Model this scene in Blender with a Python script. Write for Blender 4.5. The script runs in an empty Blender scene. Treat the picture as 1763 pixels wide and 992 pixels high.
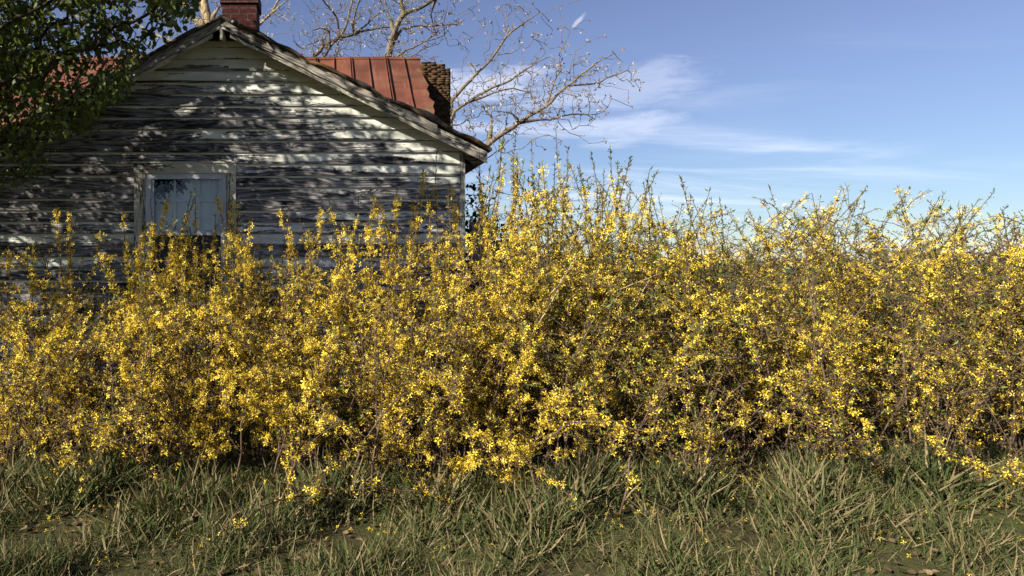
import bpy, math, random
import numpy as np
from mathutils import Vector

random.seed(7)
rng = np.random.default_rng(11)
scene = bpy.context.scene
COL = scene.collection
R = math.radians

# ------------------------------------------------------------------ camera
F, CX, CY, W, H = 1200.0, 560.0, 450.0, 1763.0, 992.0
EYE = 1.6
cam_d = bpy.data.cameras.new("camera")
cam = bpy.data.objects.new("camera", cam_d)
COL.objects.link(cam)
cam.location = (0, 0, EYE)
cam.rotation_euler = (R(90), 0, 0)
cam_d.sensor_width = 36
cam_d.lens = 36 * F / W
cam_d.shift_x = (W / 2 - CX) / W
cam_d.shift_y = (CY - H / 2) / W
cam_d.clip_end = 5000
scene.camera = cam

# ------------------------------------------------------------------ sky, sun, exposure
AZ, EL = 58.0, 29.0                       # sun: degrees to the left of the wall's normal, elevation
SUN = np.array([-math.sin(R(AZ)) * math.cos(R(EL)), -math.cos(R(AZ)) * math.cos(R(EL)), math.sin(R(EL))])
world = bpy.data.worlds.new("World")
scene.world = world
world.use_nodes = True


class NT:
    """small helper to write node trees"""
    def __init__(self, tree):
        self.t = tree
        tree.nodes.clear()

    def n(self, kind, **kw):
        nd = self.t.nodes.new(kind)
        for k, v in kw.items():
            if k.startswith('_'):
                setattr(nd, k[1:], v)
        for k, v in kw.items():
            if not k.startswith('_'):
                key = int(k[1:]) if k[0] == 'i' and k[1:].isdigit() else k.replace('__', ' ')
                self.set(nd.inputs[key], v)
        return nd

    def set(self, sock, v):
        if hasattr(v, 'is_output') or isinstance(v, bpy.types.NodeSocket):
            self.t.links.new(v, sock)
        elif isinstance(v, bpy.types.Node):
            self.t.links.new(v.outputs[0], sock)
        else:
            if sock.type == 'RGBA' and isinstance(v, (tuple, list)) and len(v) == 3:
                v = (*v, 1)
            sock.default_value = v

    def m(self, op, a, b=0.0, c=None, clamp=False):
        nd = self.t.nodes.new('ShaderNodeMath')
        nd.operation = op
        nd.use_clamp = clamp
        self.set(nd.inputs[0], a)
        self.set(nd.inputs[1], b)
        if c is not None:
            self.set(nd.inputs[2], c)
        return nd.outputs[0]

    def mix(self, f, a, b, mode='MIX'):
        nd = self.t.nodes.new('ShaderNodeMix')
        nd.data_type = 'RGBA'
        nd.blend_type = mode
        self.set(nd.inputs[0], f)
        self.set(nd.inputs[6], a)
        self.set(nd.inputs[7], b)
        return nd.outputs[2]

    def ramp(self, f, lo, hi, a=0.0, b=1.0):
        nd = self.t.nodes.new('ShaderNodeMapRange')
        nd.interpolation_type = 'SMOOTHSTEP'
        self.set(nd.inputs[0], f)
        for i, v in enumerate((lo, hi, a, b)):
            self.set(nd.inputs[i + 1], v)
        return nd.outputs[0]

    def vec(self, x, y, z):
        nd = self.t.nodes.new('ShaderNodeCombineXYZ')
        for i, v in enumerate((x, y, z)):
            self.set(nd.inputs[i], v)
        return nd.outputs[0]

    def noise(self, v, scale=1.0, detail=3.0, rough=0.55, dist=0.0):
        nd = self.t.nodes.new('ShaderNodeTexNoise')
        self.set(nd.inputs['Vector'], v)
        nd.inputs['Scale'].default_value = scale
        nd.inputs['Detail'].default_value = detail
        nd.inputs['Roughness'].default_value = rough
        nd.inputs['Distortion'].default_value = dist
        return nd.outputs[0]

    def sep(self, v):
        nd = self.t.nodes.new('ShaderNodeSeparateXYZ')
        self.set(nd.inputs[0], v)
        return nd.outputs

    def attr(self, name):
        nd = self.t.nodes.new('ShaderNodeAttribute')
        nd.attribute_name = name
        return nd.outputs['Fac']


w = NT(world.node_tree)
sky = w.n('ShaderNodeTexSky', _sky_type='NISHITA', _sun_disc=False, _sun_elevation=R(EL),
          _sun_rotation=R(180 + AZ), _air_density=1.0, _dust_density=0.05, _ozone_density=3.0, _altitude=300)
d = w.n('ShaderNodeTexCoord').outputs['Generated']
dx, dy, dz = w.sep(d)
zz = w.m('ADD', w.m('MAXIMUM', dz, 0.0), 0.10)
cx_, cy_ = w.m('DIVIDE', dx, zz), w.m('DIVIDE', dy, zz)
cl = w.noise(w.vec(w.m('MULTIPLY', cx_, 0.55), w.m('MULTIPLY', cy_, 1.5), 3.1), 1.0, 8, 0.62, 0.9)
cl2 = w.noise(w.vec(w.m('MULTIPLY', cx_, 0.35), w.m('MULTIPLY', cy_, 0.45), 9.4), 1.0, 2, 0.5)
veil = w.m('MULTIPLY', w.ramp(cl, 0.42, 0.80), w.ramp(cl2, 0.40, 0.62), clamp=True)
veil = w.m('MULTIPLY', veil, w.ramp(dz, 0.30, 0.16))


def puff(px, py, rx, ry, slant):          # one wisp of cloud in a given direction of the sky
    v = Vector(((px - CX) / F, 1, (CY - py) / F)).normalized()
    a = w.m('SUBTRACT', dx, v.x)
    b = w.m('SUBTRACT', dz, v.z)
    a2 = w.m('SUBTRACT', a, w.m('MULTIPLY', b, slant))
    q = w.m('ADD', w.m('POWER', w.m('DIVIDE', a2, rx), 2.0), w.m('POWER', w.m('DIVIDE', b, ry), 2.0))
    wob = w.noise(w.vec(w.m('MULTIPLY', dx, 16), w.m('MULTIPLY', dz, 70), px * .01), 1.0, 7, 0.68, 0.6)
    q = w.m('ADD', q, w.m('MULTIPLY', w.m('SUBTRACT', wob, 0.5), 3.0))
    return w.ramp(q, 1.25, -0.2)


pf = w.m('MAXIMUM', w.m('MULTIPLY', puff(996, 36, 0.0042, 0.009, 0.75), 0.36),
         w.m('MULTIPLY', puff(1070, 222, 0.060, 0.024, 0.3), 0.32))
pf = w.m('MAXIMUM', pf, w.m('MULTIPLY', puff(1010, 165, 0.11, 0.016, 1.0), 0.26))
pf = w.m('MAXIMUM', pf, w.m('MULTIPLY', puff(1095, 150, 0.08, 0.034, 0.6), 0.22))
pf = w.m('MAXIMUM', pf, w.m('MULTIPLY', puff(800, 150, 0.12, 0.026, 0.6), 0.42))
cloud = w.m('MAXIMUM', w.m('MULTIPLY', veil, 0.48), pf)
skyc = w.mix(w.ramp(dz, 0.0, 0.32), (0.40, 0.435, 0.51), (0.64, 0.53, 0.585))
skyc = w.mix(1.0, sky.outputs[0], skyc, 'MULTIPLY')
skyc = w.mix(cloud, skyc, (6.6, 6.6, 7.2))
bg = w.n('ShaderNodeBackground', Color=skyc, Strength=0.085)
w.n('ShaderNodeOutputWorld', Surface=bg)

sun_d = bpy.data.lights.new("sun", 'SUN')
sun_d.energy = 5.0
sun_d.angle = R(0.53)
sun_d.color = (1.0, 0.92, 0.78)
sun = bpy.data.objects.new("sun", sun_d)
COL.objects.link(sun)
sun.rotation_euler = Vector(SUN).to_track_quat('Z', 'Y').to_euler()
sun.location = (-20, -10, 25)

scene.view_settings.view_transform = 'Standard'
scene.view_settings.look = 'None'
scene.view_settings.gamma = 1
scene.view_settings.use_curve_mapping = False
scene.view_settings.exposure = 1.24
scene.cycles.max_bounces = 6
scene.cycles.transparent_max_bounces = 8


# ------------------------------------------------------------------ object helpers
def P(px, py, Y):
    return np.array([(px - CX) * Y / F, Y, EYE + (CY - py) * Y / F])


def proj(p):
    return CX + F * p[..., 0] / p[..., 1], CY - F * (p[..., 2] - EYE) / p[..., 1]


def empty(name, loc, label, cat, group=None):
    o = bpy.data.objects.new(name, None)
    COL.objects.link(o)
    o.location = loc
    o.empty_display_size = 0.2
    o['label'], o['category'] = label, cat
    if group:
        o['group'] = group
    return o


def link(name, me, mat, parent=None):
    o = bpy.data.objects.new(name, me)
    COL.objects.link(o)
    for m_ in (mat if isinstance(mat, (list, tuple)) else [mat]):
        me.materials.append(m_)
    if parent is not None:
        o.parent = parent
        wl = Vector(parent.location)
        q = parent
        while q.parent:
            q = q.parent
            wl += q.location
        o.location = -wl          # mesh coordinates are world coordinates
    return o


def mesh_np(name, V, Fq, attrs=None, smooth=False):
    """V (n,3), Fq (m,k) faces of one size"""
    me = bpy.data.meshes.new(name)
    V = np.ascontiguousarray(V, dtype=np.float32)
    Fq = np.ascontiguousarray(Fq, dtype=np.int32)
    k = Fq.shape[1]
    me.vertices.add(len(V))
    me.vertices.foreach_set('co', V.ravel())
    me.loops.add(Fq.size)
    me.loops.foreach_set('vertex_index', Fq.ravel())
    me.polygons.add(len(Fq))
    me.polygons.foreach_set('loop_start', np.arange(0, Fq.size, k, dtype=np.int32))
    me.polygons.foreach_set('loop_total', np.full(len(Fq), k, dtype=np.int32))
    if smooth:
        me.polygons.foreach_set('use_smooth', np.ones(len(Fq), dtype=bool))
    me.update(calc_edges=True)
    for an, av in (attrs or {}).items():
        a = me.attributes.new(an, 'FLOAT', 'POINT')
        a.data.foreach_set('value', np.ascontiguousarray(av, dtype=np.float32))
    return me


class MB:
    """collects boards and quads with UVs (metres) and a per-vertex paint bias; one mesh in the end"""
    def __init__(self):
        self.v, self.f, self.uv, self.b = [], [], [], []

    def face(self, pts, uvs, bias=0.0):
        i = len(self.v)
        self.v += [tuple(p) for p in pts]
        self.b += list(bias) if hasattr(bias, '__len__') else [bias] * len(pts)
        self.f.append(tuple(range(i, i + len(pts))))
        self.uv += [tuple(u) for u in uvs]

    def slab(self, o, ax, ay, az, bias=0.0, seg=1, jit=0.0, uo=None):
        """box from corner o; ax is the long (grain) edge; jit roughens it along its length"""
        o, ax, ay, az = (np.array(q, float) for q in (o, ax, ay, az))
        lx, ly, lz = np.linalg.norm(ax), np.linalg.norm(ay), np.linalg.norm(az)
        uo = random.uniform(0, 40) if uo is None else uo
        vo = random.uniform(0, 40)
        rows = []
        for s in range(seg + 1):
            t = s / seg
            c = o + ax * t
            j = [np.array([0, 0, 0.])] * 4
            if jit:
                j = [ay / ly * random.gauss(0, jit) + az / lz * random.gauss(0, jit * .4) for _ in range(4)]
            rows.append([c + j[0], c + ay + j[1], c + ay + az + j[2], c + az + j[3]])
        per = [0, ly, ly + lz, 2 * ly + lz, 2 * ly + 2 * lz]
        for s in range(seg):
            a, b = rows[s], rows[s + 1]
            u0, u1 = uo + lx * s / seg, uo + lx * (s + 1) / seg
            for k in range(4):
                k2 = (k + 1) % 4
                self.face([a[k], b[k], b[k2], a[k2]],
                          [(u0, vo + per[k]), (u1, vo + per[k]), (u1, vo + per[k + 1]), (u0, vo + per[k + 1])], bias)
        for r_, rev in ((rows[0], False), (rows[-1], True)):
            q = r_[::-1] if rev else r_
            self.face(q, [(vo, uo), (vo + .02, uo), (vo + .02, uo + .02), (vo, uo + .02)], bias)

    def box(self, x0, x1, y0, y1, z0, z1, bias=0.0, grain='x', **kw):
        if grain == 'x':
            self.slab((x0, y0, z0), (x1 - x0, 0, 0), (0, 0, z1 - z0), (0, y1 - y0, 0), bias, **kw)
        elif grain == 'z':
            self.slab((x0, y0, z0), (0, 0, z1 - z0), (x1 - x0, 0, 0), (0, y1 - y0, 0), bias, **kw)
        else:
            self.slab((x0, y0, z0), (0, y1 - y0, 0), (x1 - x0, 0, 0), (0, 0, z1 - z0), bias, **kw)

    def build(self, name, mat, parent=None, smooth=False):
        me = bpy.data.meshes.new(name)
        me.from_pydata(self.v, [], self.f)
        l = me.uv_layers.new(name='UVMap')
        l.data.foreach_set('uv', np.array(self.uv, dtype=np.float32).ravel())
        a = me.attributes.new('bias', 'FLOAT', 'POINT')
        a.data.foreach_set('value', np.array(self.b, dtype=np.float32))
        if smooth:
            me.polygons.foreach_set('use_smooth', np.ones(len(me.polygons), dtype=bool))
        me.update()
        return link(name, me, mat, parent)


def frames(d):
    """orthonormal frames for directions d (n,3): returns side, up"""
    d = d / np.maximum(np.linalg.norm(d, axis=1, keepdims=True), 1e-9)
    ref = np.where(np.abs(d[:, 2:3]) < 0.9, np.array([[0, 0, 1.]]), np.array([[1., 0, 0]]))
    s = np.cross(d, ref)
    s /= np.linalg.norm(s, axis=1, keepdims=True)
    return d, s, np.cross(s, d)


def frusta(P0, P1, R0, R1, n=5):
    """one tapered tube per edge, all in one vertex array"""
    d, s, u = frames(P1 - P0)
    a = np.arange(n) * 2 * math.pi / n
    ring = s[:, None, :] * np.cos(a)[None, :, None] + u[:, None, :] * np.sin(a)[None, :, None]
    A = P0[:, None, :] + ring * R0[:, None, None]
    B = P1[:, None, :] + ring * R1[:, None, None]
    V = np.concatenate([A, B], axis=1).reshape(-1, 3)
    base = np.arange(len(P0))[:, None] * 2 * n
    k = np.arange(n)
    k2 = (k + 1) % n
    Q = np.stack([base + k, base + k2, base + n + k2, base + n + k], axis=2).reshape(-1, 4)
    return V, Q


def scatter(tv, tf, pos, d, roll, scale):
    """copies of a template (tv: y = forward, x = side, z = normal) at pos, pointing along d"""
    d, s, u = frames(d)
    c, sn = np.cos(roll)[:, None], np.sin(roll)[:, None]
    s2, u2 = s * c + u * sn, u * c - s * sn
    V = (pos[:, None, :] + scale[:, None, None] * (
        s2[:, None, :] * tv[None, :, 0:1] + d[:, None, :] * tv[None, :, 1:2] + u2[:, None, :] * tv[None, :, 2:3]))
    Q = (tf[None, :, :] + (np.arange(len(pos)) * len(tv))[:, None, None]).reshape(-1, tf.shape[1])
    return V.reshape(-1, 3), Q


def grow(nodes, parent, plen, pts, bf=0.3):
    """join points to a skeleton, each to the node that gives a short edge and a short way to the root"""
    nodes = [np.array(q, float) for q in nodes]
    parent, plen = list(parent), list(plen)
    pts = np.array(pts, float)
    N = np.array(nodes)
    best = np.full(len(pts), 1e9)
    bp = np.zeros(len(pts), int)
    for i in range(len(N)):
        c = np.linalg.norm(pts - N[i], axis=1) + bf * plen[i]
        k = c < best
        best[k], bp[k] = c[k], i
    alive = np.ones(len(pts), bool)
    for _ in range(len(pts)):
        j = int(np.argmin(np.where(alive, best, 1e9)))
        alive[j] = False
        p = bp[j]
        nodes.append(pts[j])
        parent.append(p)
        plen.append(plen[p] + float(np.linalg.norm(pts[j] - nodes[p])))
        i = len(nodes) - 1
        c = np.linalg.norm(pts - pts[j], axis=1) + bf * plen[i]
        k = alive & (c < best)
        best[k], bp[k] = c[k], i
    return np.array(nodes), np.array(parent), np.array(plen)


def pipe(parent, r0, power=2.2):
    n = len(parent)
    ch = np.zeros(n)
    acc = np.zeros(n)
    order = range(n - 1, 0, -1)
    for i in order:
        if acc[i] == 0:
            acc[i] = r0 ** power
        acc[parent[i]] += acc[i]
        ch[parent[i]] += 1
    return np.maximum(acc, r0 ** power) ** (1 / power), ch


# ------------------------------------------------------------------ materials
def mat(name):
    m_ = bpy.data.materials.new(name)
    m_.use_nodes = True
    return m_, NT(m_.node_tree)


def principled(t, color, rough=0.8, bump=None, bstr=0.4, bdist=0.01, spec=0.3, metallic=0.0):
    kw = {}
    b = t.n('ShaderNodeBsdfPrincipled')
    t.set(b.inputs['Base Color'], color)
    t.set(b.inputs['Roughness'], rough)
    t.set(b.inputs['Specular IOR Level'], spec)
    t.set(b.inputs['Metallic'], metallic)
    if bump is not None:
        bp_ = t.n('ShaderNodeBump')
        bp_.inputs['Strength'].default_value = bstr
        bp_.inputs['Distance'].default_value = bdist
        t.set(bp_.inputs['Height'], bump)
        t.t.links.new(bp_.outputs[0], b.inputs['Normal'])
    t.n('ShaderNodeOutputMaterial', Surface=b)
    return b


def painted_wood(name, paint, dark, light, base=0.0):
    """weathered timber with flaking paint; 'bias' (vertex attribute) says how much paint is left; low along laps to draw their shadow"""
    m_, t = mat(name)
    uv = t.n('ShaderNodeTexCoord').outputs['UV']
    u, v, _ = t.sep(uv)
    n1 = t.noise(t.vec(t.m('MULTIPLY', u, 1.0), t.m('MULTIPLY', v, 8.0), 0.0), 1.0, 2, 0.45)
    vo = t.n('ShaderNodeTexVoronoi', Vector=t.vec(t.m('MULTIPLY', u, 1.3), t.m('MULTIPLY', v, 5.5), 2.0), Scale=1.0)
    n1 = t.m('ADD', n1, t.m('MULTIPLY', t.ramp(vo.outputs['Distance'], 0.30, 0.0), 0.30))
    ring = t.m('MULTIPLY_ADD', t.m('SINE', t.m('MULTIPLY', n1, 64.0)), 0.5, 0.5)
    fine = t.noise(t.vec(t.m('MULTIPLY', u, 5.0), t.m('MULTIPLY', v, 90.0), 4.0), 1.0, 5, 0.7)
    speck = t.noise(t.vec(t.m('MULTIPLY', u, 30.0), t.m('MULTIPLY', v, 110.0), 14.0), 1.0, 3, 0.7)
    blot = t.noise(t.vec(t.m('MULTIPLY', u, 1.1), t.m('MULTIPLY', v, 5.0), 8.0), 1.0, 4, 0.65)
    g = t.m('ADD', t.m('MULTIPLY', ring, 0.22), t.m('MULTIPLY', fine, 0.55))
    g = t.m('ADD', g, t.m('MULTIPLY', speck, 0.28))
    g = t.m('ADD', g, t.m('MULTIPLY', t.m('SUBTRACT', blot, 0.5), 1.0))
    wood = t.mix(t.ramp(g, 0.30, 0.84), dark, light)
    # flakes of paint that are left, running with the grain
    p1 = t.noise(t.vec(t.m('MULTIPLY', u, 2.4), t.m('MULTIPLY', v, 17.0), 1.7), 1.0, 6, 0.72)
    pf = t.noise(t.vec(t.m('MULTIPLY', u, 20.0), t.m('MULTIPLY', v, 55.0), 21.7), 1.0, 5, 0.72)
    p2 = t.noise(t.vec(t.m('MULTIPLY', u, 0.9), t.m('MULTIPLY', v, 6.0), 6.1), 1.0, 3, 0.55)
    pm = t.m('ADD', t.m('MULTIPLY', p1, 0.60), t.m('MULTIPLY', p2, 1.0))
    pm = t.m('ADD', pm, t.m('MULTIPLY', pf, 0.50))
    pm = t.m('ADD', pm, t.m('MULTIPLY', t.m('SUBTRACT', ring, 0.5), 0.07))
    pm = t.m('ADD', pm, t.m('MULTIPLY', t.m('SUBTRACT', fine, 0.5), 0.22))
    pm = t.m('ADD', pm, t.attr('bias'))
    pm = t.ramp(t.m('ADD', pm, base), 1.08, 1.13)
    dirt = t.noise(t.vec(t.m('MULTIPLY', u, 2.0), t.m('MULTIPLY', v, 9.0), 12.0), 1.0, 5, 0.6)
    pc = t.mix(t.ramp(dirt, 0.35, 0.75), tuple(c * 0.62 for c in paint), paint)
    col = t.mix(pm, wood, pc)
    h = t.m('ADD', t.m('MULTIPLY', pm, 0.7), t.m('MULTIPLY', g, 0.55))
    principled(t, col, t.m('MULTIPLY_ADD', pm, -0.15, 0.85), h, 0.55, 0.004, 0.25)
    return m_


M = {}
M['siding'] = painted_wood('weathered_siding', (0.74, 0.75, 0.67), (0.014, 0.012, 0.014), (0.30, 0.285, 0.29), 0.12)
M['trim'] = painted_wood('weathered_trim', (0.62, 0.60, 0.50), (0.030, 0.026, 0.024), (0.36, 0.325, 0.28), 0.02)
M['window_paint'] = painted_wood('window_paint', (0.60, 0.65, 0.73), (0.12, 0.13, 0.15), (0.34, 0.36, 0.40), 0.5)


def simple(name, color, rough=0.8, var=0.3, scale=6.0, bump=0.3, metallic=0.0, spec=0.3):
    m_, t = mat(name)
    o = t.n('ShaderNodeTexCoord').outputs['Object']
    n = t.noise(o, scale, 5, 0.6)
    c = t.mix(t.ramp(n, 0.3, 0.7), tuple(q * (1 - var) for q in color), tuple(min(1, q * (1 + var)) for q in color))
    principled(t, c, rough, n, bump, 0.01, spec, metallic)
    return m_


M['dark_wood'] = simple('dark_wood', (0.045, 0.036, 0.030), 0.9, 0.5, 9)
M['curtain'] = simple('curtain', (0.62, 0.66, 0.70), 0.9, 0.12, 3, 0.1)
M['sash_paint'] = simple('sash_paint', (0.62, 0.66, 0.70), 0.6, 0.1, 5)
M['dark_pane'] = simple('dark_lower_pane', (0.020, 0.022, 0.026), 0.6, 0.3, 4)
M['porcelain'] = simple('porcelain', (0.45, 0.58, 0.60), 0.25, 0.1, 9, 0.0, spec=0.5)
M['lead'] = simple('flashing', (0.25, 0.27, 0.30), 0.5, 0.3, 7, 0.2)


def mk_shingle():
    m_, t = mat('roof_shingle')
    o = t.n('ShaderNodeTexCoord').outputs['Object']
    n = t.noise(o, 14, 5, 0.7)
    n2 = t.noise(o, 2.3, 3, 0.5)
    c = t.mix(t.ramp(n, 0.3, 0.75), (0.018, 0.016, 0.015), (0.09, 0.075, 0.06))
    c = t.mix(t.ramp(n2, 0.52, 0.68), c, (0.13, 0.075, 0.04))
    principled(t, c, 0.95, n, 0.6, 0.01, 0.1)
    return m_


M['shingle'] = mk_shingle()


def mk_metal():
    m_, t = mat('red_metal_roof')
    o = t.n('ShaderNodeTexCoord').outputs['Object']
    x, y, z = t.sep(o)
    n = t.noise(o, 1.1, 5, 0.6)
    st = t.noise(t.vec(t.m('MULTIPLY', x, 9), t.m('MULTIPLY', z, 0.8), y), 1.0, 5, 0.65)
    hz = t.noise(t.vec(t.m('MULTIPLY', x, 0.9), t.m('MULTIPLY', z, 5.0), 0.0), 1.0, 4, 0.55)
    c = t.mix(t.ramp(n, 0.3, 0.7), (0.088, 0.029, 0.017), (0.165, 0.058, 0.033))
    c = t.mix(t.m('MULTIPLY', t.ramp(st, 0.52, 0.75), 0.6), c, (0.22, 0.115, 0.065))
    c = t.mix(t.m('MULTIPLY', t.ramp(hz, 0.50, 0.72), 0.75), c, (0.050, 0.026, 0.016))  # horizontal dark streaks paint tree shadow into the roof colour
    gr = t.noise(o, 2.6, 5, 0.65)
    # lichen and flaked paint thicken towards the ragged verge
    vg = t.m('ADD', t.ramp(x, 1.1, 2.2, -0.36, 0.0), gr)
    c = t.mix(t.ramp(vg, 0.48, 0.66), c, (0.105, 0.080, 0.036))
    fl = t.noise(t.vec(t.m('MULTIPLY', x, 5), t.m('MULTIPLY', z, 4), 5.0), 1.0, 6, 0.75)
    c = t.mix(t.ramp(fl, 0.66, 0.72), c, (0.55, 0.42, 0.36))
    principled(t, c, 0.65, n, 0.25, 0.03, 0.3)
    return m_


M['red_metal'] = mk_metal()


def mk_brick(name, c1, c2, mortar, scale=1.0):
    m_, t = mat(name)
    uv = t.n('ShaderNodeTexCoord').outputs['UV']
    br = t.n('ShaderNodeTexBrick', Vector=uv, Scale=1.0, Color1=c1, Color2=c2, Mortar=mortar)
    br.inputs['Brick Width'].default_value = 0.215
    br.inputs['Row Height'].default_value = 0.075
    br.inputs['Mortar Size'].default_value = 0.006
    br.inputs['Mortar Smooth'].default_value = 0.3
    br.inputs['Bias'].default_value = -0.2
    n = t.noise(uv, 18, 5, 0.65)
    n2 = t.noise(uv, 3.0, 4, 0.6)
    c = t.mix(t.ramp(n, 0.3, 0.75), br.outputs[0], tuple(q * 0.35 for q in c1))
    c = t.mix(t.m('MULTIPLY', t.ramp(n2, 0.45, 0.75), 0.6), c, tuple(q * 0.45 for q in c2))
    h = t.m('ADD', t.m('MULTIPLY', br.outputs[1], -0.8), n)
    principled(t, c, 0.9, h, 0.7, 0.006, 0.2)
    return m_


M['brick'] = mk_brick('red_brick', (0.060, 0.0125, 0.010), (0.034, 0.009, 0.008), (0.10, 0.072, 0.065))


def mk_rnd(name, cols, rough=0.7, trans=0.35, spec=0.25):
    """leaf or petal: colour picked by the per-piece random value, light passes through"""
    m_, t = mat(name)
    cr = t.n('ShaderNodeValToRGB')
    e = cr.color_ramp.elements
    while len(e) < len(cols):
        e.new(0.5)
    for i, c in enumerate(cols):
        e[i].position = c[0]
        e[i].color = (*c[1], 1)
    t.set(cr.inputs[0], t.attr('rnd'))
    b = t.n('ShaderNodeBsdfPrincipled')
    t.set(b.inputs['Base Color'], cr.outputs[0])
    b.inputs['Roughness'].default_value = rough
    b.inputs['Specular IOR Level'].default_value = spec
    tr = t.n('ShaderNodeBsdfTranslucent', Color=t.mix(1.0, cr.outputs[0], (1.3, 1.25, 0.8), 'MULTIPLY'))
    mx = t.n('ShaderNodeMixShader', i0=trans)
    t.set(mx.inputs[1], b.outputs[0])
    t.set(mx.inputs[2], tr.outputs[0])
    t.n('ShaderNodeOutputMaterial', Surface=mx)
    return m_


M['leaf'] = mk_rnd('tree_leaf', [(0, (0.040, 0.056, 0.017)), (0.5, (0.078, 0.105, 0.028)), (0.82, (0.125, 0.155, 0.038)), (1, (0.21, 0.24, 0.065))], 0.5, 0.45, 0.28)
M['dark_leaf'] = mk_rnd('dark_leaf', [(0, (0.012, 0.020, 0.012)), (1, (0.030, 0.045, 0.022))], 0.5, 0.15)
M['petal'] = mk_rnd('forsythia_petal', [(0, (0.22, 0.13, 0.035)), (0.25, (0.48, 0.34, 0.045)), (0.5, (0.77, 0.565, 0.048)), (1, (0.85, 0.68, 0.11))], 0.6, 0.25, 0.2)
M['young_leaf'] = mk_rnd('forsythia_leaf', [(0, (0.06, 0.085, 0.022)), (0.6, (0.11, 0.15, 0.030)), (1, (0.20, 0.24, 0.06))], 0.5, 0.35)
M['husk'] = mk_rnd('withered_blossom', [(0, (0.07, 0.040, 0.018)), (0.5, (0.16, 0.09, 0.030)), (1, (0.28, 0.17, 0.05))], 0.8, 0.15)
M['bud'] = mk_rnd('tree_bud', [(0, (0.20, 0.15, 0.14)), (0.5, (0.35, 0.29, 0.285)), (1, (0.48, 0.42, 0.37))], 0.8, 0.3)
M['grass'] = mk_rnd('grass_blade', [(0, (0.035, 0.050, 0.014)), (0.5, (0.065, 0.082, 0.022)), (0.62, (0.13, 0.11, 0.05)), (1, (0.24, 0.19, 0.10))], 0.8, 0.2)
M['scrub'] = mk_rnd('scrub', [(0, (0.05, 0.05, 0.035)), (0.6, (0.085, 0.082, 0.060)), (1, (0.13, 0.12, 0.10))], 0.9, 0.1)
M['litter'] = mk_rnd('fallen_leaf', [(0, (0.05, 0.032, 0.018)), (0.6, (0.11, 0.072, 0.040)), (1, (0.20, 0.145, 0.08))], 0.85, 0.1)


def mk_bark(name, c1, c2, lichen=None):
    m_, t = mat(name)
    o = t.n('ShaderNodeTexCoord').outputs['Object']
    x, y, z = t.sep(o)
    n = t.noise(t.vec(t.m('MULTIPLY', x, 3), t.m('MULTIPLY', y, 3), z), 7.0, 5, 0.65)
    c = t.mix(t.ramp(n, 0.3, 0.7), c1, c2)
    if lichen:
        c = t.mix(t.m('MULTIPLY', t.ramp(t.noise(o, 1.6, 4, 0.6), 0.48, 0.62), 0.8), c, lichen)
    principled(t, c, 0.9, n, 0.7, 0.02, 0.15)
    return m_


M['bark_dark'] = mk_bark('dark_bark', (0.018, 0.014, 0.010), (0.055, 0.042, 0.030))
M['bark_pale'] = mk_bark('pale_bark', (0.055, 0.045, 0.037), (0.21, 0.17, 0.13), (0.17, 0.145, 0.055))
M['bark_tan'] = mk_bark('tan_bark', (0.14, 0.10, 0.055), (0.42, 0.33, 0.19))
M['cane'] = mk_bark('forsythia_cane', (0.050, 0.032, 0.024), (0.15, 0.105, 0.075))
M['straw'] = mk_bark('dry_stalk', (0.30, 0.22, 0.12), (0.50, 0.40, 0.25))


def mk_ground():
    m_, t = mat('ground')
    o = t.n('ShaderNodeTexCoord').outputs['Object']
    n = t.noise(o, 1.3, 6, 0.6)
    n2 = t.noise(o, 25, 5, 0.7)
    c = t.mix(t.ramp(n, 0.35, 0.65), (0.055, 0.050, 0.022), (0.075, 0.085, 0.028))
    c = t.mix(t.ramp(n2, 0.4, 0.75), c, (0.030, 0.022, 0.014))
    principled(t, c, 0.95, n2, 0.8, 0.03, 0.1)
    return m_


M['ground'] = mk_ground()

m_, t = mat('window_glass')
gl = t.n('ShaderNodeBsdfGlossy', Color=(0.9, 0.95, 1.0), Roughness=0.015)
tp = t.n('ShaderNodeBsdfTransparent', Color=(0.93, 0.96, 0.97))
fr = t.n('ShaderNodeFresnel', IOR=1.5)
wv = t.n('ShaderNodeBump', Strength=0.15, Distance=0.004, Height=t.noise(t.n('ShaderNodeTexCoord').outputs['Object'], 3.5, 2))
t.t.links.new(wv.outputs[0], gl.inputs['Normal'])
mx = t.n('ShaderNodeMixShader', i0=t.m('MULTIPLY_ADD', fr.outputs[0], 1.0, 0.0))
t.set(mx.inputs[1], tp.outputs[0])
t.set(mx.inputs[2], gl.outputs[0])
t.n('ShaderNodeOutputMaterial', Surface=mx)
M['glass'] = m_

# ------------------------------------------------------------------ ground
gx = np.concatenate([np.linspace(-1500, -14, 12), np.linspace(-12, 12, 97), np.linspace(14, 1500, 12)])
gy = np.concatenate([np.linspace(-300, -3, 6), np.linspace(-2, 22, 97), np.linspace(24, 2500, 14)])
GX, GY = np.meshgrid(gx, gy)


def gz(x, y):
    return 0.05 * np.sin(x * 0.9 + 1.3) * np.cos(y * 0.7) * np.exp(-((np.abs(x) / 30) ** 2)) + 0.02 * np.sin(x * 3.1 + y * 2.3) * np.exp(-((np.abs(x) / 14) ** 2)) - 0.02


GV = np.stack([GX, GY, gz(GX, GY)], axis=-1).reshape(-1, 3)
nx, ny = len(gx), len(gy)
idx = np.arange(nx * ny).reshape(ny, nx)
GF = np.stack([idx[:-1, :-1], idx[:-1, 1:], idx[1:, 1:], idx[1:, :-1]], axis=-1).reshape(-1, 4)
g = link('ground', mesh_np('ground', GV, GF, smooth=True), M['ground'])
g['kind'] = 'structure'

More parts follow.
